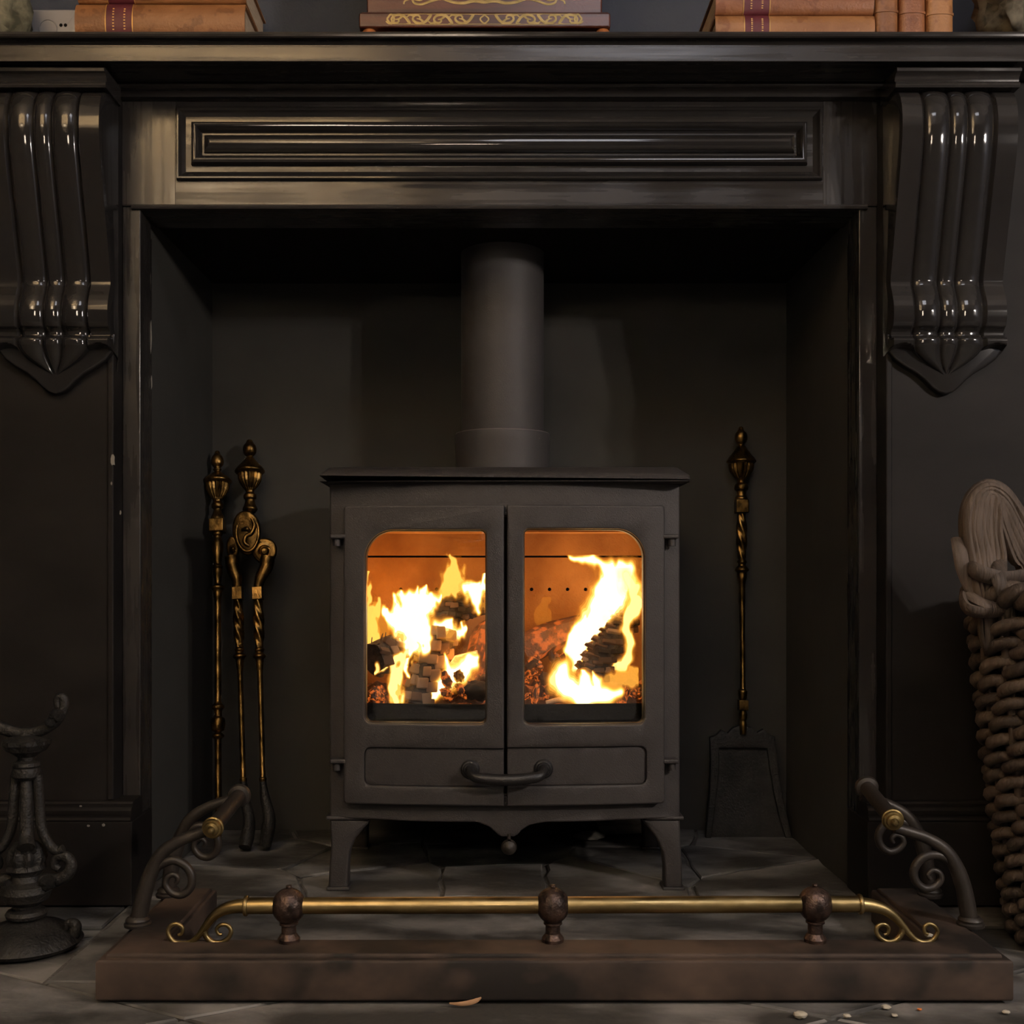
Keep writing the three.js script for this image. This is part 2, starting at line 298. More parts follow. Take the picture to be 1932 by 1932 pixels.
const paving = new THREE.Group(); paving.name = 'floor_paving'; scene.add(paving); tag(paving, null, null, null, 'structure');
{
  const L = 0.46, ca = Math.cos(0.49), sa = Math.sin(0.49); let n = 0;
  for (let i = -7; i < 8; i++) for (let k = -7; k < 8; k++) {
    const x = -0.394 + (i - k) * L * ca, z = 0.52 + (i + k) * L * sa;
    let poly = [[x, z], [x + L * ca, z + L * sa], [x, z + 2 * L * sa], [x - L * ca, z + L * sa]];
    for (const c of [[0, -1, -0.167], [0, 1, 1.9], [1, 0, 1.6], [-1, 0, 1.6]]) if (poly.length > 2) poly = clip(poly, ...c);
    if (poly.length > 2 && Math.abs(poly[0][0]) < 3) { const q = shrink(poly, 0.003); if (q.length > 2) stone('flagstone', q, rr(-0.0055, -0.004), paving, slates[(n++ * 7) % 3]); }
  }
  for (const [a, b] of [[-1.6, -1.05], [-1.045, -0.62], [0.625, 1.05], [1.055, 1.6]]) stone('flagstone', shrink([[a, -0.09], [b, -0.09], [b, 0.163], [a, 0.163]], 0.003), -0.003, paving, slates[n++ % 3]);
}

// ---------------------------------------------------------------- the mantelpiece
const mantel = thing('fireplace_surround', 'tall black painted fireplace surround with carved brackets and moulded shelf', 'mantelpiece');
const P2 = 0.04, PX = 0.645;
{
  // shelf
  const shelf = mesh('shelf', extrudeX([[-0.1, SHELF], [0.112, SHELF], [0.1145, SHELF - 0.0015], [0.1152, SHELF - 0.005], [0.1145, SHELF - 0.0085], [0.112, SHELF - 0.0102], [0.1005, SHELF - 0.0104], [0.0975, SHELF - 0.0125], [0.0975, SHELF - 0.0155], [0.1005, SHELF - 0.0165], [0.1035, SHELF - 0.0180], [0.1035, SHELF - 0.0200], [0.1005, SHELF - 0.0215], [0.0985, SHELF - 0.0235], [0.0985, SHELF - 0.0242], [0.1128, SHELF - 0.0243], [0.1135, SHELF - 0.0250], [0.1135, 1.3798], [0.1128, 1.379], [0.032, 1.379], [-0.1, 1.379]], -1.05, 1.06, 0.35), M.paint, mantel);
  mesh('bed_moulding', extrudeX([[-0.02, 1.379], [0.034, 1.379], [0.036, 1.377], [0.036, 1.3745], [0.033, 1.3725], [0.024, 1.3715], [0.018, 1.3685], [0.015, 1.364], [0.006, 1.362], [-0.02, 1.362]], -PX, PX + 0.005, 0.7), M.paint, shelf);
  // frieze with its raised panel
  const frieze = mesh('frieze', box(-PX, PX + 0.005, LINTEL + 0.007, 1.379, -0.1, 0, 0.0015), M.paint, mantel);
  for (const [s0, s1] of [[-PX, X(331)], [X(1553), PX + 0.005]]) mesh('frieze_stile', box(s0, s1, LINTEL + 0.009, 1.364, -0.01, 0.0007, 0.0006), M.paintUp, frieze);
  mesh('panel_moulding', mitred(X(334), X(1550), Y(341), Y(204), [[0, -0.001], [0.0002, 0.006], [0.002, 0.0085], [0.0045, 0.0085], [0.0066, 0.0070], [0.0070, 0.0062], [0.0110, 0.0030], [0.0160, -0.0006], [0.0210, -0.0036], [0.0250, -0.0055], [0.0254, -0.001], [0.0260, 0.0062], [0.0282, 0.0112], [0.0315, 0.0128], [0.0350, 0.0118], [0.0380, 0.0085], [0.0405, 0.0035], [0.0425, 0.0005], [0.0455, -0.001], [0.0470, -0.001], [0.0472, 0.0020], [0.0482, 0.0050], [0.0502, 0.0080], [0.0530, 0.0104], [0.0560, 0.0120], [0.0590, 0.0129], [0.0622, 0.0132]], 0), M.paintGloss, frieze);
  mesh('lintel_bead', extrudeX([[-0.1, LINTEL + 0.009], [0.002, LINTEL + 0.009], [0.0055, LINTEL + 0.0075], [0.0065, LINTEL + 0.0045], [0.005, LINTEL + 0.001], [0.002, LINTEL], [-0.1, LINTEL]], -0.628, 0.632, 0.7), M.paint, frieze);
  for (const s of [-1, 1]) {
    const ix = s < 0 ? OX0 : OX1, ox = s < 0 ? -PX : PX + 0.005, lo = Math.min(ix, ox), hi = Math.max(ix, ox);
    // jamb strip with a thin bead on its inner arris
    const jamb = mesh('jamb', box(lo, hi, 0, LINTEL + 0.006, -0.0585, 0.0, 0.0022), M.paintUp, mantel);
    mesh('jamb_bead', box(ix + (s < 0 ? -0.005 : 0.0005), ix + (s < 0 ? -0.0005 : 0.005), 0.06, LINTEL - 0.03, -0.066, -0.056, 0.002), M.paintUp, jamb);
    // pilaster and its base
    const a = s < 0 ? -0.93 : PX + 0.005, b = s < 0 ? -PX : 0.935;
    const pil = mesh('pilaster', join([box(a, b, 0.14, 1.379, -0.1, P2, 0.003), box(s < 0 ? b - 0.011 : a, s < 0 ? b : a + 0.011, 0.172, 1.34, P2 - 0.004, P2 + 0.0035, 0.003)]), M.paintFlat, mantel);
    const pa = s < 0 ? -0.96 : 0.6135, pb = s < 0 ? -0.6085 : 0.965, base = mesh('plinth', box(pa, pb, 0, 0.141, -0.05, 0.061, 0.003), M.paintFlat, mantel);
    mesh('plinth_moulding', extrudeX([[0, 0.140], [0.061, 0.140], [0.0625, 0.143], [0.061, 0.147], [0.056, 0.149], [0.0575, 0.153], [0.058, 0.158], [0.0545, 0.163], [0.050, 0.1645], [0.0505, 0.168], [0.048, 0.171], [0.039, 0.1725], [0, 0.1725]], pa + 0.002, pb - 0.002, 0.7), M.paintFlat, base);
  }
  // scroll brackets
  const PR = [[166, 0.070], [168, 0.082], [172, 0.091], [178, 0.098], [188, 0.104], [205, 0.1100], [225, 0.1132], [245, 0.1138], [262, 0.1128], [278, 0.1108], [295, 0.1078], [315, 0.1036], [350, 0.0957], [400, 0.0843], [450, 0.0728], [490, 0.0637], [510, 0.0594], [520, 0.0582], [528, 0.0592], [540, 0.0640], [550, 0.0682], [560, 0.0714], [570, 0.0734], [580, 0.0742], [592, 0.0738], [602, 0.0722], [609, 0.0690], [613, 0.0640], [618, 0.0600], [625, 0.0600], [629, 0.064], [631, 0.072], [635, 0.0745], [645, 0.074], [652, 0.071], [660, 0.068], [670, 0.0645], [680, 0.061], [690, 0.057], [700, 0.053]].map(([p, z]) => [Y(p, 0.095), z]);
  const bracket = (cx) => {
    const hw = 0.0965, nx = 120, rows = [], q = (v) => { const f = v * (PR.length - 1), k = Math.min(PR.length - 2, Math.floor(f)), t = f - k; return [lerp(PR[k][0], PR[k + 1][0], t), lerp(PR[k][1], PR[k + 1][1], t)]; };
    const vEnd = PR.length - 1, nv = 170, pos = [], idx = [];
    // relief across: flat, hollow, wide reed, narrow reed, wide reed, hollow, flat
    const relief = (u) => { const a = Math.abs(u); if (a > 0.625) return a > 0.97 ? -0.012 * (a - 0.97) / 0.03 : 0; if (a > 0.575) return -0.0065 * Math.sin((0.625 - a) / 0.05 * Math.PI / 2); const reed = (c, w, h) => { const t = (a - c) / w; return Math.abs(t) <= 1 ? h * Math.sqrt(Math.max(0, 1 - t * t)) : 0; }; return a > 0.152 ? -0.0065 + reed(0.365, 0.213, 0.0105) : -0.0065 + reed(0, 0.152, 0.0095); };
    for (let j = 0; j <= nv; j++) {
      const v = j / nv, [y, z] = q(v), leaf = smooth(Y(638, 0.095), Y(704, 0.095), y);
      for (let i = 0; i <= nx; i++) {
        let u = i / nx * 2 - 1; const a = Math.abs(u);
        let x = u, zz = z + relief(u);
        if (y < Y(640, 0.095)) {                               // below the groove the reeds run together into a leaf tip and the flats end
          const k = clamp((Y(640, 0.095) - y) / (Y(640, 0.095) - Y(702, 0.095)));
          if (a <= 0.6) x = u * (1 - Math.pow(k, 1.5) * 0.97) * (1 + 0.12 * Math.sin(k * Math.PI)); else { x = Math.sign(u) * lerp(0.6 * (1 - Math.pow(k, 1.5) * 0.97) * (1 + 0.12 * Math.sin(k * Math.PI)), 1 - 0.06 * k * k, (a - 0.6) / 0.4); zz = lerp(zz, P2 - 0.014, smooth(0.10, 0.42, k + 0.10 * Math.sin((a - 0.6) / 0.4 * Math.PI))); }
          if (a <= 0.6) zz = z + relief(u) * (1 - 0.5 * k);
        }
        pos.push(cx + x * hw, y, zz);
      }
    }
    const w = nx + 1; for (let j = 0; j < nv; j++) for (let i = 0; i < nx; i++) { const k = j * w + i; idx.push(k, k + w, k + 1, k + 1, k + w, k + w + 1); }
    // sides, back to the pilaster
    const n0 = pos.length / 3; for (let j = 0; j <= nv; j++) for (const i of [0, nx]) { const k = (j * w + i) * 3; pos.push(pos[k], pos[k + 1], pos[k + 2], pos[k], pos[k + 1], P2 - 0.01); }
    for (let j = 0; j < nv; j++) { const a = n0 + j * 4, b = a + 4; idx.push(a, a + 1, b, a + 1, b + 1, b, a + 2, b + 2, a + 3, a + 3, b + 2, b + 3); }
    const g = new THREE.BufferGeometry(); g.setAttribute('position', new THREE.Float32BufferAttribute(pos, 3)); g.setIndex(idx);
    const grp = new THREE.Group(); grp.name = numbered('scroll_bracket'); mantel.add(grp);
    mesh('scroll', done(g, 0.75), M.paintGloss, grp);
    const yb = (p) => Y(p, 0.05), out = [[-1, yb(630)], [-0.99, yb(648)], [-0.95, yb(664)], [-0.85, yb(679)], [-0.68, yb(693)], [-0.48, yb(706)], [-0.34, yb(719)], [-0.23, yb(732)], [-0.12, yb(741)], [0, yb(745)]];
    const shape = [...out.map(([u, y]) => [cx + u * hw * 1.03, y]), ...out.slice(0, -1).reverse().map(([u, y]) => [cx - u * hw * 1.03, y])];
    mesh('drop_plate', plate(shape, P2 - 0.005, 0.0555, { bevel: 0.005, seg: 3, angle: 0.8 }), M.paintGloss, grp);
    const cap = extrudeX([[0.03, Y(131, 0.1)], [0.108, Y(131, 0.1)], [0.1105, Y(134, 0.1)], [0.110, Y(139, 0.1)], [0.1045, Y(142, 0.1)], [0.100, Y(147, 0.1)], [0.099, Y(153, 0.1)], [0.1035, Y(157, 0.1)], [0.1045, Y(162, 0.1)], [0.1025, Y(166, 0.1)], [0.03, Y(167, 0.1)]], cx - 0.101, cx + 0.101, 0.7);
    mesh('cap_moulding', cap, M.paint, grp);
  };
  bracket(-0.738); bracket(0.746);
  // bare chips in the paint
  const chip = (px, py, w, h, z) => { const c = at(px, py, z), s = []; for (let i = 0; i < 9; i++) { const a = i / 9 * Math.PI * 2, r = rr(0.6, 1.1); s.push([c.x + Math.cos(a) * w * r * kz(z) / 2, c.y + Math.sin(a) * h * r * kz(z) / 2]); } mesh('paint_chip', plate(s, z - 0.001, z + 0.0004, { bevel: 0.0002, seg: 1 }), M.wear, mantel); };
  for (const [px, py, h] of [[282, 452, 42], [283, 520, 90], [285, 640, 70], [286, 720, 34], [1606, 470, 50], [1605, 600, 70], [1604, 700, 60], [1604, 870, 40]]) chip(px, py, 3, h, -0.056);
  chip(213, 869, 9, 24, P2 + 0.0035); chip(210, 912, 4, 8, P2 + 0.0035); chip(227, 968, 4, 12, P2); chip(167, 1558, 7, 6, 0.061); chip(195, 1556, 7, 7, 0.061); chip(152, 1521, 6, 4, 0.061);
}

// ---------------------------------------------------------------- the stove
const ZS = -0.02, SC = 0.0115;
const bow = (x) => 0.028 * (1 - Math.pow((x - SC) / 0.31, 2)) - 0.008;
const stove = thing('wood_stove', 'dark grey cast iron stove with two glazed doors and a fire burning inside', 'stove');
{
  const sx = (p) => X(p, ZS), sy = (p) => Y(p, ZS), top = sy(910), bot = sy(1546), L = sx(620), R = sx(1285);
  // top plate
  mesh('top_plate', stepped((o) => rrect(X(596, 0) + o, -0.390 + o, X(1303, 0) - o, 0.010 - o, [0.03, 0.03, 0.012, 0.012].map((r) => Math.max(0.002, r - o * 0.3)), 9), [[0.016, 0], [0.004, 0.0005], [0.001, 0.002], [0, 0.006], [0.0008, 0.012], [0.003, 0.0150], [0.020, 0.0270], [0.026, 0.0285]], Y(911, 0)), M.stove, stove);
  // shell: sides, back, top, bottom
  const back = -0.37, fz = -0.055;
  const body = mesh('body', join([box(L, L + 0.02, bot + 0.01, top + 0.006, back, fz + 0.01, 0.004), box(R - 0.02, R, bot + 0.01, top + 0.006, back, fz + 0.01, 0.004), box(L, R, bot + 0.01, top + 0.006, back, back + 0.015, 0.003), box(L + 0.01, R - 0.01, top - 0.008, top + 0.006, back, fz, 0.002), box(L + 0.01, R - 0.01, bot + 0.01, bot + 0.03, back, fz, 0.002)]), M.stove, stove);
  // front frame, bowed, with a shaped apron
  const out = rrect(L, bot, R, top + 0.004, [0.006, 0.006, 0.001, 0.001], 0.015).filter(([x, y]) => !(y < bot + 0.001 && x > sx(700) && x < sx(1200)));
  const apron = [[905, 1550], [922, 1556], [934, 1566], [940, 1572], [946, 1575], [970, 1575], [977, 1571], [984, 1563], [998, 1554], [1016, 1550]].map(([x, y]) => [sx(x), sy(y)]);
  const k0 = out.findIndex(([x, y]) => y < bot + 0.001 && x > sx(1195));
  const low = []; for (let p = 700; p < 905; p += 20) low.push([sx(p), bot - 0.002 * smooth(700, 800, p)]); low.push(...apron); for (let p = 1030; p < 1200; p += 20) low.push([sx(p), bot - 0.002 * smooth(1200, 1100, p)]);
  out.splice(k0, 0, ...low);
  mesh('front_frame', plate(out, -0.022, 0, { bevel: 0.003, holes: [rrect(sx(668), sy(1498), sx(1238), sy(975), 0.012, 0.015)], warp: (x) => bow(x) - 0.025 + 0.0, angle: 0.7 }), M.stove, stove);
  for (const [a, b] of [[613, 693], [1218, 1292]]) mesh('base_rim', box(sx(a), sx(b), bot - 0.0035, bot + 0.0035, -0.35, -0.028, 0.003), M.stove, stove);
  // ash-pan knob under the apron
  mesh('knob', join([turned(V3(sx(960), sy(1577), bow(0) - 0.020), V3(sx(960), sy(1577), 1), [[0, 0.003], [0.02, 0.003]]), turned(V3(sx(960), sy(1590), bow(0) - 0.022), V3(sx(960), sy(1590), 1), [[0, 0], [0.001, 0.005], [0.006, 0.0115], [0.013, 0.0135], [0.020, 0.0115], [0.025, 0.006], [0.0265, 0]]), turned(V3(sx(960), sy(1592), bow(0) - 0.012), V3(sx(960), sy(1570), bow(0) - 0.012), [[0, 0.004], [0.024, 0.003]])]), M.iron, stove);
  // legs
  const leg = (s, zf) => {
    const xs = s < 0 ? [[620, 1549], [696, 1549], [694, 1556], [684, 1566], [668, 1585], [658, 1608], [655, 1640], [655, 1672], [652, 1677], [620, 1677], [617, 1672], [619, 1640], [622, 1600]] : [[1285, 1549], [1214, 1549], [1217, 1556], [1227, 1568], [1242, 1590], [1252, 1614], [1256, 1645], [1256, 1682], [1259, 1686], [1286, 1686], [1290, 1682], [1289, 1640], [1287, 1600]];
    const b = sy(s < 0 ? 1677 : 1686), t = sy(1549), pts = xs.map(([x, y]) => [sx(x), lerp(0.003, bot - 0.003, (sy(y) - b) / (t - b))]);
    mesh('leg', join([plate(pts, zf - 0.035, zf, { bevel: 0.005, seg: 3, angle: 0.8 }), box(s < 0 ? sx(614) : sx(1252), s < 0 ? sx(658) : sx(1294), 0, 0.006, zf - 0.039, zf + 0.003, 0.002)]), M.stove, stove);
  };
  for (const s of [-1, 1]) { leg(s, -0.032); leg(s, -0.32); }
  // doors
  const doorZ = 0.017;
  const arc = (cx, cy, r, a0, a1) => Array.from({ length: 6 }, (_, i) => { const a = lerp(a0, a1, i / 5) * Math.PI / 2; return [cx + Math.cos(a) * r, cy + Math.sin(a) * r]; });
  const door = (x0, x1, win, pan, side, [px0, py0, px1, py1]) => {
    // outline with the notch of the lower panel, which runs out at the middle gap; mirrored for the right door
    const o = side < 0 ? sx(x0) : sx(x1), c = side < 0 ? sx(x1) : sx(x0), s = -side, p = (x, y) => [o + s * x, y], W = Math.abs(c - o), pw = Math.abs((side < 0 ? sx(px0) : sx(px1)) - o), r = 0.011, R = 0.006;
    const half = [...arc(R, sy(1513) + R, R, 2, 3), [W, sy(1513)], [W, sy(py1)], ...arc(pw + r, sy(py1) + r, r, 3, 2), ...arc(pw + r, sy(py0) - r, r, 2, 1), [W, sy(py0)], [W, sy(955)], ...arc(R, sy(955) - R, R, 1, 2)].map(([x, y]) => p(x, y));
    const d = mesh('door', plate(side < 0 ? half : half.reverse(), -0.02, doorZ, { bevel: 0.003, holes: [win(0)], warp: (x) => bow(x) - 0.021, angle: 0.75 }), M.stove, stove);
    const q = (r) => r.map(([x, y]) => [x, y]);
    mesh('window_bead', plate(win(-0.0045), -0.012, doorZ - 0.0035, { bevel: 0.002, holes: [win(0.0018)], warp: (x) => bow(x) - 0.0225, angle: 0.9 }), M.stoveDark, d);
    mesh('lower_panel', plate(q(pan(0.0004)), -0.01, doorZ - 0.006, { bevel: 0.001, warp: (x) => bow(x) - 0.021, angle: 0.75 }), M.stove, d);
    mesh('glass_pane', plate(win(-0.004), -0.018, -0.014, { bevel: 0, warp: (x) => bow(x) - 0.021, angle: 0.75 }), M.glass, d);
    return d;
  };
  const grow = (x0, y0, x1, y1, r) => (g) => rrect(sx(x0) + g, sy(y1) + g, sx(x1) - g, sy(y0) - g, r.map((a) => Math.max(0.001, a - g)), 0.012);
  const d1 = door(650, 951, grow(690, 1001, 918, 1362, [0.011, 0.011, 0.010, 0.050]), grow(690, 1407, 951, 1478, [0.011, 0.001, 0.001, 0.011]), -1, [690, 1407, 951, 1478]);
  const d2 = door(956.5, 1252, grow(987, 999, 1214, 1364, [0.011, 0.011, 0.050, 0.010]), grow(956.5, 1405, 1217, 1476, [0.001, 0.011, 0.011, 0.001]), 1, [956.5, 1405, 1217, 1476]);
  mesh('added_gap_strip', box(sx(940), sx(967), sy(1500), sy(970), -0.036, -0.030, 0.001), M.sootBlack, stove);  // added dark strip that keeps firelight from showing through the door gap
  // hinges
  for (const [d, px, s] of [[d1, 637, -1], [d2, 1266, 1]]) for (const py of [1018, 1440]) {
    const x = sx(px), y = sy(py), z = bow(x) - 0.018, a = sx(px - s * 18);
    mesh('hinge', join([box(Math.min(x - s * -0.012, a), Math.max(x - s * -0.012, a), y + 0.001, y + 0.009, z - 0.012, z + 0.017, 0.003), turned(V3(x + s * 0.001, y - 0.012, z + 0.006), V3(x + s * 0.001, y + 1, z + 0.006), [[0, 0], [0.0005, 0.0065], [0.012, 0.0065], [0.0125, 0.008], [0.018, 0.008], [0.0185, 0]])]), M.stove, d);
  }
  // handle
  const hz = bow(SC) + 0.0, hp = (px, py, dz) => V3(sx(px), sy(py), hz - 0.012 + dz);
  const handle = mesh('handle', sweep([hp(888, 1446, 0.004), hp(888, 1446, 0.014), hp(890, 1449, 0.024), hp(897, 1454, 0.031), hp(912, 1457, 0.034), hp(955, 1459, 0.036), hp(1000, 1456, 0.034), hp(1015, 1453, 0.031), hp(1022, 1448, 0.024), hp(1024, 1445, 0.014), hp(1024, 1445, 0.004)], [0.0085, 0.0075, 0.0075, 0.0085, 0.0095, 0.0100, 0.0095, 0.0085, 0.0075, 0.0075, 0.0085], { sides: 18, steps: 60 }), M.stoveDark, stove);
  for (const [px, py] of [[888, 1446], [1024, 1445]]) mesh('rosette', turned(hp(px, py, -0.001), hp(px, py, 1), [[0, 0.0165], [0.004, 0.0165], [0.0065, 0.014], [0.007, 0.012], [0.009, 0.0105], [0.0095, 0]]), M.stoveDark, handle);
  // fire chamber: linings of board, baffle, log guard
  const lining = new THREE.Group(); lining.name = 'fire_chamber'; stove.add(lining);
  const zb = -0.285;
  const BL = -0.257, BR = 0.283;
  const yh = Y(1112, zb), holes = [756, 790, 824, 858, 892, 926, 1003, 1037, 1071, 1105, 1139, 1173].map((p) => X(p, zb)), hr = 0.0036, notch = (s) => holes.flatMap((x) => Array.from({ length: 9 }, (_, i) => { const a = Math.PI * (1 - i / 8); return [x + Math.cos(a) * hr, yh + s * Math.sin(a) * hr]; }));
  mesh('back_board', plate([[BR, Y(1052, zb)], [BL, Y(1052, zb)], [BL, yh], ...notch(1), [BR, yh]].reverse(), zb - 0.02, zb, { bevel: 0 }), M.board, lining);
  mesh('back_board', plate([[BL, 0.18], [BR, 0.18], [BR, yh], ...notch(-1).reverse(), [BL, yh]], zb - 0.02, zb, { bevel: 0 }), M.board, lining);
  mesh('dark_hole_backing', box(BL, BR, 0.2, 0.6, zb - 0.034, zb - 0.0205, 0.001), M.sootBlack, lining);  // added dark sheet that makes the holes in the board read black
  mesh('baffle_board', plate(rrect(BL, Y(1048, zb + 0.012), BR, 0.64, 0.001, 0.6), zb - 0.012, zb + 0.012, { bevel: 0.0015, seg: 1 }), M.board, lining);
  mesh('baffle_lip', box(BL, BR, Y(1004, -0.12), Y(1004, -0.12) + 0.012, -0.20, -0.12, 0.002), M.board, lining);
  mesh('side_board', box(BL - 0.018, BL, 0.18, 0.64, zb, -0.085, 0.001), M.board, lining);
  mesh('side_board', box(BR, BR + 0.018, 0.18, 0.64, zb, -0.085, 0.001), M.board, lining);
  mesh('roof_board', box(BL, BR, 0.635, 0.65, zb, -0.085, 0.001), M.board, lining);
  mesh('grate', box(BL, BR, 0.255, 0.272, zb, -0.075, 0.002), M.sootBlack, lining);
  mesh('log_guard', plate(rrect(sx(672), sy(1385), sx(1234), sy(1332), 0.003, 0.015), -0.012, 0, { bevel: 0.003, warp: (x) => bow(x) - 0.060 }), M.guard, lining);
}
// flue pipe
{
  const flue = thing('flue_pipe', 'round dark grey flue pipe rising from the stove top to the chimney', 'flue');
  const z = -0.275, k = kz(z), cx = X(948, z), y0 = Y(911, 0) + 0.028, A = V3(cx, y0, z), B = V3(cx, 2, z);
  mesh('pipe', turned(A, B, [[0.03, 0.079], [0.04, 0.081], [1.1795 - y0, 0.081]], { sides: 64 }), M.pipe, flue);
  const cy = Y(821, z) - y0;
  mesh('highlight_rim', turned(A, B, [[cy - 0.001, 0.0918], [cy + 0.0012, 0.0922], [cy + 0.0022, 0.0912], [cy + 0.0022, 0.082]], { sides: 64 }), std({ color: lin(0.20, 0.17, 0.17), roughness: 0.4, metalness: 0.5 }), flue);  // lighter ring colour paints the highlight along the collar edge
  mesh('collar', turned(A, B, [[0, 0.084], [0, 0.0905], [0.018, 0.091], [cy - 0.016, 0.093], [cy - 0.004, 0.0940], [cy, 0.0925], [cy + 0.0005, 0.085], [cy + 0.003, 0.0815]], { sides: 64 }), M.pipe, flue);
}
// ---------------------------------------------------------------- logs
const charMat = [0, 1, 2].map((i) => std({ map: colours(128, 0.05, [[0.030, 0.022, 0.017], [0.12, 0.070, 0.045], [0.34, 0.215, 0.135]][i], [[0.09, 0.068, 0.05], [0.27, 0.165, 0.105], [0.60, 0.41, 0.27]][i], 6, 6, 4, 111 + i * 5, 1.8), roughness: 0.95, bumpMap: grain, bumpScale: 0.001 }));  // palest tone carries part of the firelight on the cracked log
const glowMat = std({ color: lin(0.14, 0.07, 0.04), roughness: 0.9, emissive: lin(1.0, 0.17, 0.018), emissiveIntensity: 0.45, emissiveMap: texture(256, 0.10, (u, v) => { const n = fbm(u, v, 7, 7, 5, 131); return Math.pow(smooth(0.40, 0.76, n), 1.4) * 1.2; }), bumpMap: grain, bumpScale: 0.002 });
const lumpMap = glowMat.emissiveMap.clone(); lumpMap.repeat.set(0.33, 0.33); lumpMap.needsUpdate = true;
const emberMat = std({ color: lin(0.13, 0.065, 0.038), roughness: 0.9, emissive: lin(1.0, 0.19, 0.02), emissiveIntensity: 0.6, emissiveMap: lumpMap });
const hotMat = std({ color: lin(0.3, 0.2, 0.1), roughness: 0.9, emissive: lin(1.0, 0.50, 0.13), emissiveIntensity: 2.2, emissiveMap: texture(256, 0.12, (u, v) => 0.35 + 0.65 * smooth(0.35, 0.6, fbm(u, v, 4, 14, 5, 141))), bumpMap: grain, bumpScale: 0.002 });
const blockGeo = [0, 1, 2, 3].map((s) => { const g = new RoundedBoxGeometry(1, 1, 1, 1, 0.13), p = g.attributes.position; for (let i = 0; i < p.count; i++) { const x = p.getX(i), y = p.getY(i), z = p.getZ(i), n = noise3(x * 1.6 + s * 9, y * 1.6, z * 1.6) * 0.16; p.setXYZ(i, x * (1 + n), y * (1 + n), z * (1 + n * 0.6)); } g.computeVertexNormals(); return uvBox(g).scale(1, 1, 1); });
function burntLog(label, A, B, r, { around = 11, along = 9, tone = 1, core = charMat[0], gap = 0.86, lift = 0.0, from = 0, to = 1, thick = 0.55, skew = 0.25 } = {}) {
  const g = thing('burning_log', label, 'log', 'burning logs'), pts = [], rad = [], n = 7;
  for (let i = 0; i <= n; i++) { pts.push(A.clone().lerp(B, i / n).add(V3(rr(-1, 1), rr(-1, 1), rr(-1, 1)).multiplyScalar(r * 0.06))); rad.push(r * rr(0.84, 0.92)); }
  mesh('heartwood', uvBox(sweep(pts, rad, { sides: 20, steps: 24, lobes: 5, lobeDepth: 0.07, twist: 1 })), core, g);
  const ax = B.clone().sub(A), len = ax.length(); ax.normalize(); const u = V3(0, 0, 1).cross(ax).normalize(), w = ax.clone().cross(u).normalize();
  const eye = V3(0, H, D).sub(A).normalize();
  for (let j = 0; j < along; j++) for (let i = 0; i < around; i++) {
    const a = (i + (j % 2) * skew + rr(-0.12, 0.12)) / around * Math.PI * 2, t = lerp(from, to, (j + 0.5 + rr(-0.12, 0.12)) / along), out = u.clone().multiplyScalar(Math.cos(a)).addScaledVector(w, Math.sin(a));
    if (out.dot(eye) < -0.25) continue;
    const bw = 2 * Math.PI * r / around * gap * rr(0.72, 1.04), bl = len * (to - from) / along * gap * rr(0.7, 1.06), bh = r * thick * rr(0.8, 1.1);
    const m = mesh('char_block', blockGeo[Math.floor(rnd() * 4)], charMat[clamp(tone + (rnd() < 0.22 ? -1 : rnd() < 0.2 ? 1 : 0), 0, 2)], g), tang = out.clone().cross(ax);
    m.position.copy(A).addScaledVector(ax, t * len).addScaledVector(out, r * (0.90 + lift) - bh * 0.18 + rr(-0.001, 0.0015));
    m.quaternion.setFromRotationMatrix(new THREE.Matrix4().makeBasis(tang, ax, out)); m.rotateZ(rr(-0.16, 0.16)); m.rotateX(rr(-0.10, 0.10)); m.scale.set(bw, bl, bh);
  }
  return g;
}
burntLog('thick charred log cracked into pale grey square blocks, low in the left window', at(784, 1335, -0.115), at(838, 1192, -0.17), 0.031, { around: 9, along: 6, tone: 2, gap: 0.92, thick: 0.45, skew: 0.1 });
burntLog('short charred log with a dark end at the far left of the left window', at(704, 1244, -0.10), at(775, 1212, -0.18), 0.034, { around: 9, along: 5, tone: 1, gap: 0.92, thick: 0.4 });
burntLog('black charred log lying high at the back of the left window', at(800, 1168, -0.22), at(905, 1128, -0.235), 0.032, { around: 10, along: 10, tone: 0 });
burntLog('charred log leaning upright towards the right in the right window', at(1112, 1278, -0.10), at(1176, 1168, -0.19), 0.029, { around: 7, along: 12, tone: 1, skew: 0.5, thick: 0.26, gap: 0.93 });
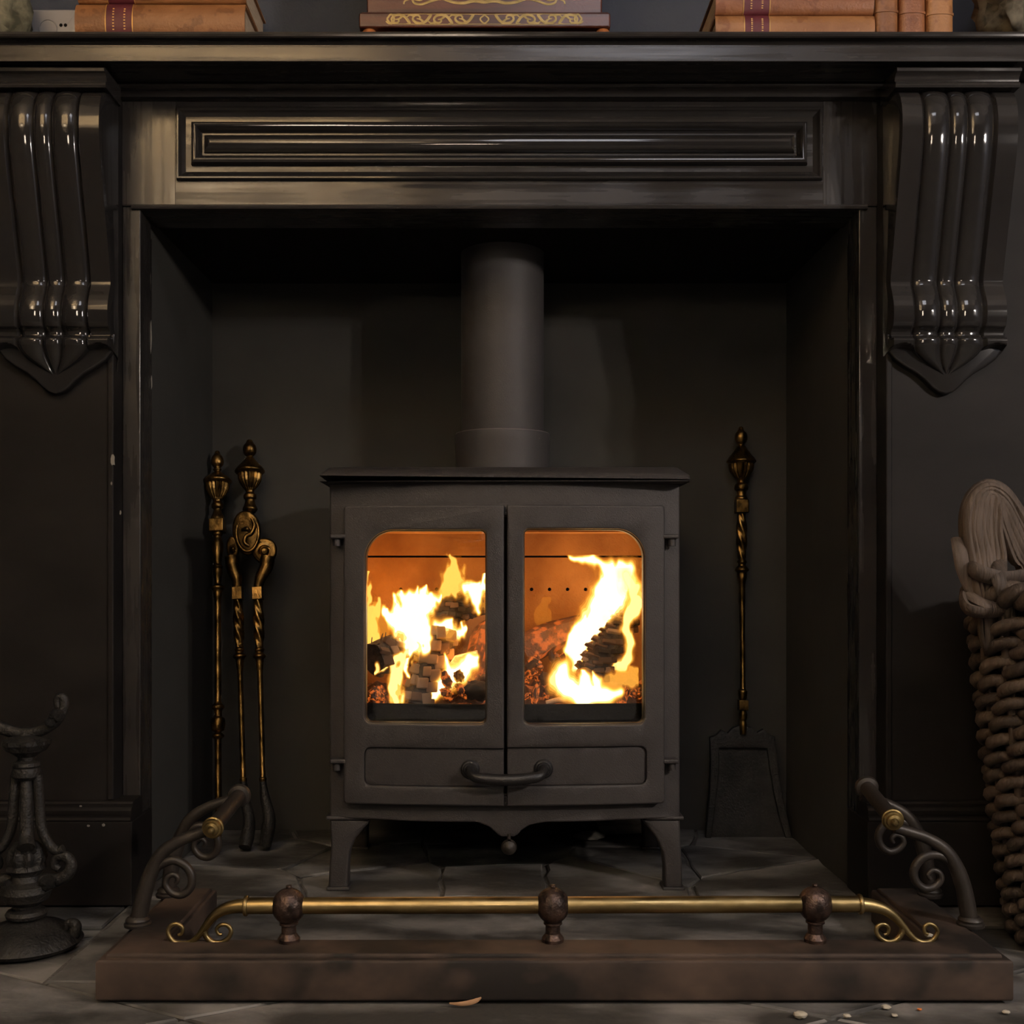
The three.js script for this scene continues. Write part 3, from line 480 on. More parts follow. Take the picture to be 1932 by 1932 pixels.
{ // split piece, burning white-hot
  const g = tag(mesh('burning_log', plate([[800, 1326], [822, 1290], [858, 1238], [900, 1228], [903, 1248], [862, 1292], [826, 1318]].map(([x, y]) => [X(x, -0.12), Y(y, -0.12)]), -0.145, -0.118, { bevel: 0.006, seg: 2 }), hotMat), 'split piece of wood burning white-hot beside the cracked log', 'log', 'burning logs');
  tag(mesh('burning_log', uvBox(sweep([at(880, 1300, -0.13), at(897, 1262, -0.16), at(912, 1200, -0.2), at(925, 1180, -0.22)], [0.012, 0.020, 0.021, 0.016], { sides: 14, steps: 20, lobes: 4, lobeDepth: 0.15 })), glowMat), 'red glowing log standing at the right edge of the left window', 'log', 'burning logs');
  tag(mesh('burning_log', uvBox(sweep([at(978, 1232, -0.17), at(1010, 1216, -0.19), at(1042, 1200, -0.22), at(1100, 1180, -0.25)], [0.026, 0.029, 0.028, 0.022], { sides: 16, steps: 22, lobes: 5, lobeDepth: 0.12 })), glowMat), 'red glowing log behind the embers at the left of the right window', 'log', 'burning logs');
  tag(mesh('burning_log', uvBox(sweep([at(1030, 1326, -0.085), at(1055, 1321, -0.088), at(1084, 1325, -0.09)], [0.004, 0.0055, 0.004], { sides: 8, steps: 14 })), charMat[2]), 'small pale ash-covered stick lying at the front of the right window', 'stick');
}
{ // bed of embers and ash
  const bedPts = []; const nx = 46, nz = 16, pos = [], idx = [];
  for (let k = 0; k <= nz; k++) for (let i = 0; i <= nx; i++) { const x = lerp(-0.255, 0.281, i / nx), z = lerp(-0.283, -0.082, k / nz), b = smooth(-0.08, -0.22, z); pos.push(x, 0.285 + 0.055 * b + 0.012 * noise3(x * 22, z * 22, 1) + 0.006 * noise3(x * 60, z * 60, 4), z); }
  for (let k = 0; k < nz; k++) for (let i = 0; i < nx; i++) { const a = k * (nx + 1) + i; idx.push(a, a + nx + 1, a + 1, a + 1, a + nx + 1, a + nx + 2); }
  const g = new THREE.BufferGeometry(); g.setAttribute('position', new THREE.Float32BufferAttribute(pos, 3)); g.setIndex(idx); g.computeVertexNormals();
  const ash = std({ color: lin(0.08, 0.05, 0.035), roughness: 0.95, bumpMap: grain, bumpScale: 0.003, emissive: lin(1, 0.2, 0.03), emissiveIntensity: 0.35, emissiveMap: texture(256, 0.16, (u, v) => smooth(0.50, 0.70, fbm(u, v, 8, 8, 5, 151))) });
  tag(mesh('ash_bed', uvBox(g), ash), 'bed of ash and cinders covering the stove grate', 'ash', null, 'stuff');
  const shapes = [0, 1, 2].map((s) => lump(1, 0.8, 0.9, 3, 1.3, 0.28, s * 7.7));
  const heaps = [[26, 838, 915, 1272, 1326, 'glowing red and orange ember in the heap at the lower right of the left window'], [34, 990, 1072, 1238, 1326, 'glowing red and orange ember in the heap at the lower left of the right window'], [8, 1120, 1205, 1306, 1328, 'small ember lying under the leaning log in the right window'], [8, 695, 770, 1306, 1328, 'small ember lying under the short log in the left window']];
  for (const [n, x0, x1, y0, y1, label] of heaps) for (let i = 0; i < n; i++) {
    const z = rr(-0.2, -0.10), px = lerp(x0, x1, rnd()), py = lerp(y0, y1, rnd()), m = mesh('ember', shapes[Math.floor(rnd() * 3)], rnd() < 0.7 ? emberMat : charMat[1]); tag(m, label, 'ember', label.replace('glowing red and orange ember', 'embers').replace('small ember', 'embers'));
    const s = rr(0.007, 0.0125); m.position.copy(at(px, py, z)); m.scale.set(s * rr(0.9, 2.2), s * rr(0.6, 1), s); m.rotation.set(rr(0, 6), rr(0, 6), rr(0, 6));
  }
  const m = mesh('ember', shapes[1], charMat[0]); tag(m, 'large dark cinder at the lower right corner of the left window', 'cinder'); m.position.copy(at(902, 1303, -0.095)); m.scale.set(0.024, 0.022, 0.018);
}
// ---------------------------------------------------------------- flames
const flameMat = [[[1.0, 0.28, 0.02], 0.8, 0.05], [[1.0, 0.34, 0.028], 1.2, 0.07], [[1.0, 0.40, 0.04], 1.8, 0.10], [[1.0, 0.47, 0.06], 2.4, 0.14], [[1.0, 0.57, 0.11], 3.0, 0.20], [[1.0, 0.70, 0.27], 3.6, 0.35], [[1.0, 0.86, 0.56], 4.2, 0.9]].map(([c, e, o]) => std({ color: 0x000000, roughness: 1, emissive: lin(...c), emissiveIntensity: e, transparent: true, opacity: o, depthWrite: false }));
flameMat.forEach((m) => { m.specularIntensity = 0; });
const LEVELS = [0.07, 0.14, 0.23, 0.34, 0.47, 0.62, 0.77];
function flame(label, z, strokes, { heat = 6, res = 56, warp = 9, deep = 0.75 } = {}) {
  const g = thing('flame', label, 'flame', 'flames'), seg = []; let lo = V3(9, 9, 9), hi = V3(-9, -9, -9);
  for (const st of strokes) for (let i = 0; i < st.length; i++) {
    const [px, py, r, dz = 0] = st[i], p = at(px, py, z + dz), rad = r * kz(z); lo.min(p.clone().addScalar(-rad * 2.1)); hi.max(p.clone().addScalar(rad * 2.1));
    if (i) { const [qx, qy, q, dq = 0] = st[i - 1]; seg.push([at(qx, qy, z + dq), p, q * kz(z), rad]); }
  }
  const w = warp * kz(z), ab = V3(), ap = V3(), P = V3();
  const f = (x, y, zz) => {
    P.set(x + w * noise3(x * 38, y * 16, zz * 30) + 0.45 * w * noise3(x * 90, y * 42, 5), y + w * 0.7 * noise3(x * 34, y * 20, 9), zz); let k = 1;
    for (const [a, b, ra, rb] of seg) { ab.copy(b).sub(a); ap.copy(P).sub(a); const t = clamp(ap.dot(ab) / ab.lengthSq()), r = lerp(ra, rb, t), dx = ap.x - ab.x * t, dy = ap.y - ab.y * t, dz = (ap.z - ab.z * t) / deep, d = (dx * dx + dy * dy + dz * dz) / (r * r); if (d < 6) k *= 1 - 0.93 * Math.exp(-d * 0.95); }
    return 1 - k;
  };
  isoSurface(f, lo, hi, res, LEVELS.slice(0, heat + 1)).forEach((s, i) => { if (s) { const m = mesh(i > 4 ? 'flame_core' : 'flame_layer', s, flameMat[i], g); m.castShadow = false; } });
  return g;
}
flame('large white flame in the middle of the left window', -0.13, [[[760, 1252, 9], [772, 1215, 17], [776, 1175, 25], [768, 1142, 20], [752, 1122, 8], [748, 1112, 3]], [[770, 1176, 20], [742, 1172, 13], [727, 1160, 9], [722, 1148, 4]], [[780, 1165, 20], [794, 1138, 15], [806, 1118, 9], [813, 1102, 3]], [[785, 1160, 14], [776, 1128, 10], [786, 1110, 4]], [[790, 1165, 13], [814, 1138, 9], [832, 1112, 3]], [[796, 1190, 10], [806, 1222, 11], [792, 1252, 6]], [[772, 1220, 9], [764, 1262, 6], [770, 1282, 3]]], { res: 80, warp: 12 });
flame('pale yellow flame tip above the middle of the left window', -0.2, [[[838, 1118, 12], [852, 1088, 15], [858, 1062, 9], [850, 1044, 4]], [[856, 1090, 12], [864, 1108, 11], [860, 1124, 7]]], { heat: 4 });
flame('bright flame beside the right edge of the left window', -0.17, [[[905, 1152, 7], [898, 1128, 15], [892, 1112, 14], [900, 1098, 5]], [[895, 1120, 14], [913, 1108, 9], [918, 1085, 4]]], { heat: 6 });
flame('curling flame in front of the black log in the left window', -0.155, [[[842, 1225, 6], [842, 1200, 15], [838, 1182, 15], [848, 1172, 5]], [[845, 1200, 13], [865, 1196, 9], [876, 1190, 5], [872, 1176, 3]], [[835, 1200, 12], [818, 1190, 5]]], { heat: 6 });
flame('tall thin flame along the far left edge of the left window', -0.14, [[[692, 1225, 8], [693, 1160, 7], [694, 1110, 6], [692, 1075, 3]], [[700, 1215, 7], [704, 1180, 8], [706, 1150, 5], [712, 1128, 3]]], { heat: 4 });
flame('faint flame licking up behind the short log in the left window', -0.24, [[[718, 1212, 12], [716, 1170, 13], [712, 1140, 5]]], { heat: 2 });
flame('slender yellow flame dropping below the short log in the left window', -0.095, [[[748, 1325, 9], [748, 1290, 10], [742, 1258, 8], [730, 1246, 6], [716, 1258, 5], [710, 1270, 3]], [[745, 1262, 7], [758, 1240, 7], [766, 1225, 4]]], { heat: 5 });
flame('white-hot flame sheathing the split wood in the left window', -0.11, [[[808, 1322, 6], [832, 1298, 12], [862, 1272, 17], [888, 1248, 13], [896, 1236, 6]], [[836, 1290, 7], [846, 1258, 7], [840, 1232, 4]]], { heat: 6, deep: 0.45 });
flame('small flame beside the red log at the right edge of the left window', -0.2, [[[912, 1240, 7], [913, 1215, 8], [916, 1195, 4]]], { heat: 5 });
flame('tall bright flame sweeping up the right window', -0.17, [[[1082, 1262, 12], [1088, 1228, 18], [1112, 1190, 22], [1132, 1160, 24], [1152, 1128, 27], [1172, 1096, 25], [1180, 1075, 18], [1172, 1060, 8]], [[1088, 1228, 14], [1085, 1200, 11], [1092, 1180, 6]], [[1165, 1090, 16], [1142, 1070, 12], [1112, 1054, 8], [1075, 1050, 5]], [[1150, 1125, 14], [1128, 1112, 9], [1138, 1090, 7]]], { res: 76, warp: 8 });
flame('thin curling flame down the right side of the right window', -0.12, [[[1180, 1085, 12], [1196, 1110, 13], [1200, 1138, 11], [1190, 1155, 10], [1182, 1190, 8], [1190, 1215, 8], [1184, 1242, 8], [1172, 1258, 9], [1158, 1264, 5]]], { heat: 5, warp: 6 });
flame('wide white flame along the foot of the right window', -0.075, [[[1062, 1262, 17], [1060, 1285, 19], [1082, 1304, 17], [1106, 1318, 15], [1140, 1312, 14], [1168, 1306, 9]], [[1092, 1308, 12], [1102, 1328, 7]], [[1110, 1310, 12], [1104, 1282, 8], [1098, 1268, 3]], [[1125, 1308, 11], [1126, 1284, 8], [1120, 1270, 3]]], { heat: 6, res: 68, warp: 5, deep: 0.6 });
flame('soft yellow flame at the lower right of the right window', -0.09, [[[1140, 1300, 10], [1164, 1286, 13], [1186, 1278, 11], [1194, 1264, 6]]], { heat: 3 });
flame('faint flame rising from the embers in the right window', -0.23, [[[1022, 1190, 6], [1022, 1162, 10], [1026, 1135, 6]]], { heat: 1 });
for (const [px, py, z, k] of [[780, 1150, -0.16, 1], [860, 1240, -0.12, 0.7], [1130, 1150, -0.17, 1.2], [1090, 1285, -0.105, 0.8], [955, 1150, -0.12, 0.6], [730, 1120, -0.19, 0.5]]) {
  const l = new THREE.PointLight(lin(...LIGHT.fire.color), LIGHT.fire.power * k); l.position.copy(at(px, py, z)); l.shadow.radius = 1.2; l.castShadow = true; l.name = 'fire_light'; scene.add(l);
}

// ---------------------------------------------------------------- fender
{
  const f = thing('fender', 'low brown fire kerb with brass front rail, ball supports and iron scrolls', 'fender');
  const x0 = -0.519, x1 = 0.664, z0 = 0.15, z1 = 0.477, t = 0.074, top = 0.058;
  const U = (g) => [[x0 + g, -(z1 - g)], [x1 - g, -(z1 - g)], [x1 - g, -(z0 + g)], [x1 - t + g * 0.5, -(z0 + g)], [x1 - t + g * 0.5, -(z1 - t + g * 0.5)], [x0 + t - g * 0.5, -(z1 - t + g * 0.5)], [x0 + t - g * 0.5, -(z0 + g)], [x0 + g, -(z0 + g)]];
  const flatten = (g) => uvBox(g.rotateX(-Math.PI / 2));
  mesh('kerb', join([flatten(plate(U(0), 0, top - 0.005, { bevel: 0.004, seg: 3 })), flatten(plate(U(0.010), top - 0.012, top + 0.0005, { bevel: 0.004, seg: 3 }))]), M.rust, f);
  const zr = 0.418, R3 = (px, py, dz = 0) => at(px, py, zr + dz), kr = kz(zr);
  const rail = mesh('front_rail', turned(R3(466, 1709), R3(1622, 1706), [[0, 0], [0.0001, 0.0108], [0.20, 0.0112], [0.42, 0.0112], [0.62, 0.0112], [0.8206, 0.0108], [0.8207, 0]], { sides: 32 }), M.brass, f);
  for (const [px, py, s] of [[464, 1709, -1], [1622, 1706, 1]]) mesh('rail_ring', turned(R3(px - 4, py), R3(px + 4, py), [[0, 0.009], [0.0008, 0.0128], [0.0022, 0.0136], [0.0042, 0.0136], [0.0056, 0.0128], [0.0064, 0.009]], { sides: 32 }), M.brass, rail);
  const scroll = (pts, rad) => uvBox(sweep(pts.map(([a, b]) => R3(a, b)), rad.map((r) => r * kr), { sides: 14, steps: pts.length * 10 }));
  mesh('scroll_end', join([scroll([[466, 1709], [440, 1711], [418, 1718], [401, 1731], [388, 1748], [376, 1764], [361, 1777], [342, 1780], [325, 1774], [317, 1759], [322, 1747], [334, 1743], [344, 1750], [343, 1761], [336, 1764]], [14, 12.5, 10.5, 9, 7.5, 6, 5.2, 4.8, 4.4, 4.2, 4, 3.8, 3.5, 3.2, 2.6]), scroll([[394, 1738], [386, 1752], [389, 1767], [401, 1777], [417, 1778], [431, 1769], [436, 1756], [429, 1746], [417, 1745], [409, 1752], [412, 1762], [419, 1763]], [7, 6, 5.5, 5, 4.7, 4.4, 4.2, 4, 3.8, 3.5, 3.2, 2.6])]), M.brass, f);
  mesh('scroll_end', join([scroll([[1622, 1706], [1645, 1709], [1668, 1716], [1687, 1729], [1701, 1744], [1714, 1760], [1728, 1773], [1744, 1778], [1760, 1773], [1769, 1759], [1764, 1748], [1753, 1743], [1744, 1749], [1745, 1759], [1751, 1763]], [14, 12.5, 10.5, 9, 7.5, 6, 5.2, 4.8, 4.4, 4.2, 4, 3.8, 3.5, 3.2, 2.6]), scroll([[1694, 1735], [1703, 1748], [1700, 1763], [1689, 1774], [1673, 1776], [1659, 1768], [1653, 1756], [1658, 1746], [1669, 1744], [1677, 1751], [1674, 1761], [1668, 1763]], [7, 6, 5.5, 5, 4.7, 4.4, 4.2, 4, 3.8, 3.5, 3.2, 2.6])]), M.brass, f);
  for (const [px, py] of [[545, 1709], [1043, 1708], [1538, 1706]]) {
    const c = R3(px, py), A = V3(c.x, top, c.z), h = c.y - top, r = 32 * kr;
    const rows = [[0, 0.012], [0.0005, 0.0148], [0.005, 0.0150], [0.008, 0.0130], [0.012, 0.0100], [h - r * 1.15, 0.0098], [h - r * 1.08, 0.0125], [h - r * 0.98, 0.0125], [h - r * 0.93, 0.0105]];
    for (let i = 1; i <= 16; i++) { const a = -Math.PI / 2 + (0.13 + 0.83 * i / 16) * Math.PI; rows.push([h + Math.sin(a) * r * 1.06, Math.cos(a) * r]); }
    rows.push([h + r * 1.06 + 0.001, 0.004], [h + r * 1.06 + 0.0035, 0.0035], [h + r * 1.06 + 0.004, 0]);
    mesh('ball_support', turned(A, A.clone().setY(2), rows, { sides: 30 }), M.bronze, f);
  }
  // side rails on iron scroll brackets
  const bracket = (pts, rad, sp, srad, base, dz, name = 'scroll_bracket') => {
    const z = 0.346, mv = (p) => at(p[0], p[1], z).add(V3(0, dz ? 0.016 : 0, dz));
    const br = pts.map(mv); br[0].y = top;
    mesh(name, join([uvBox(sweep(br, rad.map((r) => r * kz(z)), { sides: 14, steps: 50 })), uvBox(sweep(sp.map(mv), srad.map((r) => r * kz(z)), { sides: 12, steps: 70 })), turned(V3(br[0].x, top - 0.001, br[0].z), V3(br[0].x, 2, br[0].z), [[0, 0.0185], [0.004, 0.0190], [0.006, 0.0165], [0.009, 0.0170], [0.011, 0.0160], [0.014, 0.0125], [0.016, 0]])]), M.iron, f);
  };
  const LP = [[260, 1746], [266, 1712], [275, 1675], [288, 1640], [308, 1607], [340, 1586], [375, 1573], [400, 1563]], LR = [15, 16, 15, 14, 12.5, 11, 10.5, 10];
  const LS = [[284, 1652], [302, 1632], [325, 1623], [347, 1631], [361, 1650], [360, 1673], [344, 1688], [325, 1685], [313, 1670], [316, 1655], [328, 1650], [336, 1658], [332, 1667]], LSR = [8, 9, 8.8, 8.4, 8.2, 8, 7.6, 7, 6.4, 5.8, 5.2, 4.6, 4];
  const RP = [[1831, 1742], [1824, 1706], [1816, 1668], [1802, 1632], [1781, 1602], [1750, 1582], [1716, 1570], [1688, 1562]];
  const RS = [[1798, 1632], [1778, 1616], [1755, 1613], [1735, 1623], [1724, 1643], [1728, 1663], [1744, 1676], [1762, 1673], [1775, 1660], [1772, 1647], [1760, 1642], [1751, 1650], [1755, 1659]];
  for (const dz of [0, -0.146]) { bracket(LP, LR, LS, LSR, 0, dz); bracket(RP, LR, RS, LSR, 0, dz); }
  for (const [a, b] of [[at(403, 1560, 0.352), at(453, 1499, 0.195)], [at(1683, 1545, 0.352), at(1634, 1484, 0.195)]]) {
    const l = a.distanceTo(b), sr = mesh('side_rail', turned(a, b, [[0, 0.0075], [0.004, 0.0115], [0.02, 0.0112], [l - 0.012, 0.0112], [l - 0.010, 0.0165], [l - 0.004, 0.0180], [l, 0.0165], [l + 0.002, 0]], { sides: 28 }), M.iron, f);
    const o = a.clone().sub(b).normalize().multiplyScalar(0.022);
    mesh('finial', turned(a, a.clone().add(o), [[-0.002, 0.010], [0.001, 0.0150], [0.005, 0.0152], [0.006, 0.0135], [0.010, 0.0128], [0.0105, 0.0105], [0.014, 0.0095], [0.0155, 0.0058], [0.019, 0.0050], [0.0215, 0.003], [0.0222, 0]], { sides: 28 }), M.brass, sr);
  }
}
// ---------------------------------------------------------------- fire irons
// rows in pixels [y, half width] along a leaning line from the top (y0) to the bottom (y1)
function leaning(top, bottom, rows, opt) {
  const l = top.distanceTo(bottom), y0 = rows[0][0], y1 = opt.y1, kk = opt.k;
  return turned(top, bottom, rows.map(([y, r]) => [(y - y0) / (y1 - y0) * l, r * kk]), { sides: opt.sides ?? 28, angle: 0.9, soft: true, flutes: opt.flutes ? [(opt.flutes[0] - y0) / (y1 - y0) * l, (opt.flutes[1] - y0) / (y1 - y0) * l, 18, 0.12] : null });
}
{
  const g = thing('fire_poker', 'brass fire poker with an urn finial, nearest to the corner of the fireplace', 'fire iron');
  const T = at(410, 850, -0.455), B = at(412, 1617, -0.272); B.y = 0.002; const k = kz(-0.42), L = (y) => T.clone().lerp(B, (y - 850) / 767);
  const o = { y1: 1617, k };
  mesh('finial', leaning(T, B, [[850, 0], [852, 4], [858, 6], [863, 10], [871, 12], [879, 11], [886, 6], [889, 8], [893, 6], [897, 10], [905, 20], [911, 26], [914, 27], [917, 25], [919, 23], [930, 21], [942, 15], [950, 9], [955, 8], [960, 11], [966, 11], [969, 7], [978, 9], [985, 12], [990, 13]], { ...o, flutes: [918, 948] }), M.oldBrass, g);
  mesh('cube_knop', block(L(1003), T.clone().sub(B), 27 * k, 25 * k, 27 * k, 0.002), M.oldBrass, g);
  const shaft = T.clone().lerp(B, (1014 - 850) / 767);
  mesh('shaft', leaning(shaft, B, [[1014, 8], [1020, 9], [1024, 7], [1040, 11], [1060, 9], [1078, 7], [1083, 10], [1088, 8], [1094, 9], [1110, 6], [1118, 7], [1123, 13], [1126, 13], [1130, 9], [1140, 8], [1150, 6], [1340, 6], [1345, 8], [1349, 11], [1353, 11], [1357, 7], [1368, 7], [1372, 12], [1384, 13], [1394, 11], [1397, 6], [1401, 10], [1405, 11], [1409, 7], [1412, 6], [1560, 6], [1600, 5], [1614, 2], [1617, 0]], o), M.oldBrass, g);
}
{
  const g = thing('fire_tongs', 'brass fire tongs with a shield plate and two straight arms, leaning behind the poker', 'fire iron');
  const T = at(471, 829, -0.465), B = at(476, 1596, -0.30); B.y = 0.004; const k = kz(-0.43), o = { y1: 1596, k }, L = (px, y, dz = 0) => { const c = T.clone().lerp(B, (y - 829) / 767); return at(px, y, c.z + dz); };
  mesh('finial', leaning(T, B, [[829, 0], [831, 5], [836, 7], [841, 11], [849, 13], [858, 11], [864, 6], [868, 9], [873, 13], [882, 21], [890, 27], [894, 28], [897, 25], [899, 23], [912, 21], [924, 14], [930, 9], [935, 8], [940, 12], [946, 12], [950, 9], [960, 11], [968, 14], [974, 10]], { ...o, flutes: [898, 928] }), M.oldBrass, g);
  const oval = (cx, cy, rx, ry, n = 26) => { const p = []; for (let i = 0; i < n; i++) { const a = i / n * Math.PI * 2; const c = L(cx + Math.cos(a) * rx * (1 + 0.12 * Math.sin(a) * -1), cy + Math.sin(a) * ry); p.push([c.x, c.y]); } return p; };
  const zc = L(467, 1005).z, shield = mesh('shield_plate', plate(oval(467, 1006, 26, 42), zc - 0.002, zc + 0.016, { bevel: 0.005, seg: 3, angle: 0.9 }), M.oldBrass, g);
  const ring = []; for (let i = 0; i < 22; i++) { const a = i / 22 * Math.PI * 2; ring.push(L(467 + Math.cos(a) * 21, 1005 + Math.sin(a) * 35, 0.016)); }
  mesh('shield_relief', join([uvBox(sweep(ring, 3.2 * k, { sides: 8, steps: 60, closed: true })), uvBox(sweep([L(456, 985, 0.016), L(462, 976, 0.018), L(474, 978, 0.018), L(480, 992, 0.018), L(474, 1006, 0.018), L(464, 1012, 0.018), L(462, 1024, 0.018), L(470, 1030, 0.017)], [3 * k, 4 * k, 4 * k, 4.5 * k, 4.5 * k, 4 * k, 4 * k, 3 * k], { sides: 8, steps: 40 })), uvBox(sweep([L(456, 1000, 0.016), L(466, 998, 0.019), L(470, 1002, 0.018)], [3 * k, 5 * k, 3 * k], { sides: 8 }))]), M.oldBrass, shield);
  for (const s of [-1, 1]) {
    const ax = (y) => (s < 0 ? lerp(448, 459, (y - 1100) / 375) : lerp(486, 496, (y - 1100) / 375));
    const arm = new THREE.Group(); arm.name = numbered('arm'); g.add(arm);
    const rosette = s < 0 ? [440, 1036, 12, 24] : [499, 1040, 24, 25], zr = L(499, 1040).z;
    mesh('scroll_shoulder', join([plate(oval(...rosette), zr - 0.006, zr + 0.007, { bevel: 0.004, seg: 2, angle: 0.9 }), turned(L(rosette[0], rosette[1], 0.004), L(rosette[0], rosette[1], 1).setY(L(rosette[0], rosette[1]).y), [[0, rosette[2] * 0.75 * k], [0.004, rosette[2] * 0.72 * k], [0.006, rosette[2] * 0.5 * k], [0.004, rosette[2] * 0.4 * k], [0.009, rosette[2] * 0.2 * k], [0.010, 0]]), uvBox(sweep([L(s < 0 ? 438 : 505, 1050), L(s < 0 ? 440 : 502, 1072), L(s < 0 ? 446 : 492, 1090), L(ax(1112), 1112)], [14 * k, 13 * k, 11 * k, 8 * k], { sides: 12 }))]), M.oldBrass, arm);
    const a = L(ax(1100), 1100), b = L(ax(1475), 1475);
    mesh('cube_knop', block(L(ax(1120), 1120), a.clone().sub(b), 19 * k, 24 * k, 19 * k, 0.0015), M.oldBrass, arm);
    const tw = []; for (let i = 0; i <= 12; i++) tw.push(L(ax(1132 + i * 7.5), 1132 + i * 7.5));
    mesh('twisted_grip', uvBox(sweep(tw, tw.map((_, i) => (7 + 2.5 * Math.sin(i / 12 * Math.PI)) * k), { sides: 24, steps: 60, lobes: 4, lobeDepth: 0.14, twist: 18 })), M.oldBrass, arm);
    mesh('rod', leaning(L(ax(1220), 1220), b, [[1220, 6], [1226, 9], [1232, 7], [1236, 11], [1240, 12], [1244, 8], [1256, 7], [1270, 5.2], [1466, 5], [1469, 7], [1475, 6]], { y1: 1475, k }), M.oldBrass, arm);
    const e = s < 0 ? [L(ax(1474), 1474), L(463, 1510), L(470, 1548), L(466, 1580), at(462, 1592, -0.29)] : [L(ax(1474), 1474), L(500, 1505), L(508, 1540), L(506, 1562), at(500, 1582, -0.305)]; e[4].y = 0.012;
    mesh('claw', uvBox(sweep(e, [6 * k, 9 * k, 11 * k, 13 * k, 11 * k], { sides: 12, steps: 30 })), M.ironBlack, arm);
  }
}
{
  const g = thing('fire_shovel', 'long fire shovel with brass handle and black iron blade, standing alone beside the stove', 'fire iron');
  const T = at(1398, 804, -0.475), B = at(1402, 1385, -0.445), k = kz(-0.46), o = { y1: 1385, k }, L = (y) => T.clone().lerp(B, (y - 804) / 581);
  mesh('finial', leaning(T, B, [[804, 0], [806, 4], [812, 6], [817, 10], [826, 12], [834, 10], [840, 6], [844, 9], [850, 13], [860, 20], [868, 26], [872, 28], [875, 25], [877, 24], [889, 22], [900, 15], [906, 9], [911, 8], [916, 12], [924, 13], [929, 9], [936, 9], [942, 12], [945, 11]], { ...o, flutes: [876, 904] }), M.oldBrass, g);
  mesh('cube_knop', block(L(957), T.clone().sub(B), 24 * k, 25 * k, 24 * k, 0.002), M.oldBrass, g);
  const tw = []; for (let i = 0; i <= 12; i++) tw.push(L(970 + i * 7.2));
  mesh('twisted_grip', uvBox(sweep(tw, tw.map((_, i) => (6.5 + 3 * Math.sin(i / 12 * Math.PI)) * k), { sides: 24, steps: 60, lobes: 4, lobeDepth: 0.14, twist: 18 })), M.oldBrass, g);
  mesh('shaft', leaning(L(1056), B, [[1056, 6], [1062, 9], [1068, 7], [1073, 11], [1078, 13], [1082, 9], [1092, 9], [1102, 6], [1300, 5], [1304, 9], [1318, 8], [1321, 6], [1342, 6], [1348, 8], [1356, 8], [1360, 6], [1366, 7], [1385, 6]], o), M.oldBrass, g);
  mesh('cube_knop', block(L(1331), T.clone().sub(B), 18 * k, 19 * k, 18 * k, 0.0015), M.oldBrass, g);
  const zT = -0.452, zB = -0.428, zz = (py) => lerp(zT, zB, (py - 1385) / 200), q = (px, py) => { const c = at(px, py, -0.44); return [c.x, c.y]; };
  const outline = [[1340, 1392], [1352, 1388], [1362, 1378], [1374, 1384], [1384, 1374], [1402, 1368], [1420, 1374], [1430, 1383], [1442, 1376], [1452, 1386], [1464, 1390], [1468, 1440], [1474, 1490], [1482, 1535], [1491, 1580], [1470, 1583], [1410, 1585], [1350, 1584], [1328, 1582], [1333, 1540], [1338, 1490], [1341, 1440]];
  const inner = [[1358, 1412], [1448, 1412], [1452, 1450], [1459, 1495], [1468, 1540], [1480, 1583], [1338, 1584], [1345, 1540], [1352, 1495], [1357, 1450]];
  const w = (x, y) => (Y(1385, -0.44) - y) * 0.11, blade = mesh('blade', plate(outline.map((p) => q(...p)), -0.456, -0.4535, { bevel: 0.001, warp: w }), M.ironBlack, g);
  mesh('blade_rim', plate([...outline.slice(0, 15), [1480, 1583], ...[[1468, 1540], [1459, 1495], [1452, 1450], [1448, 1412], [1358, 1412], [1357, 1450], [1352, 1495], [1345, 1540], [1338, 1584]], ...outline.slice(18)].map((p) => q(...p)), -0.455, -0.445, { bevel: 0.0025, warp: w }), M.ironBlack, blade);
}
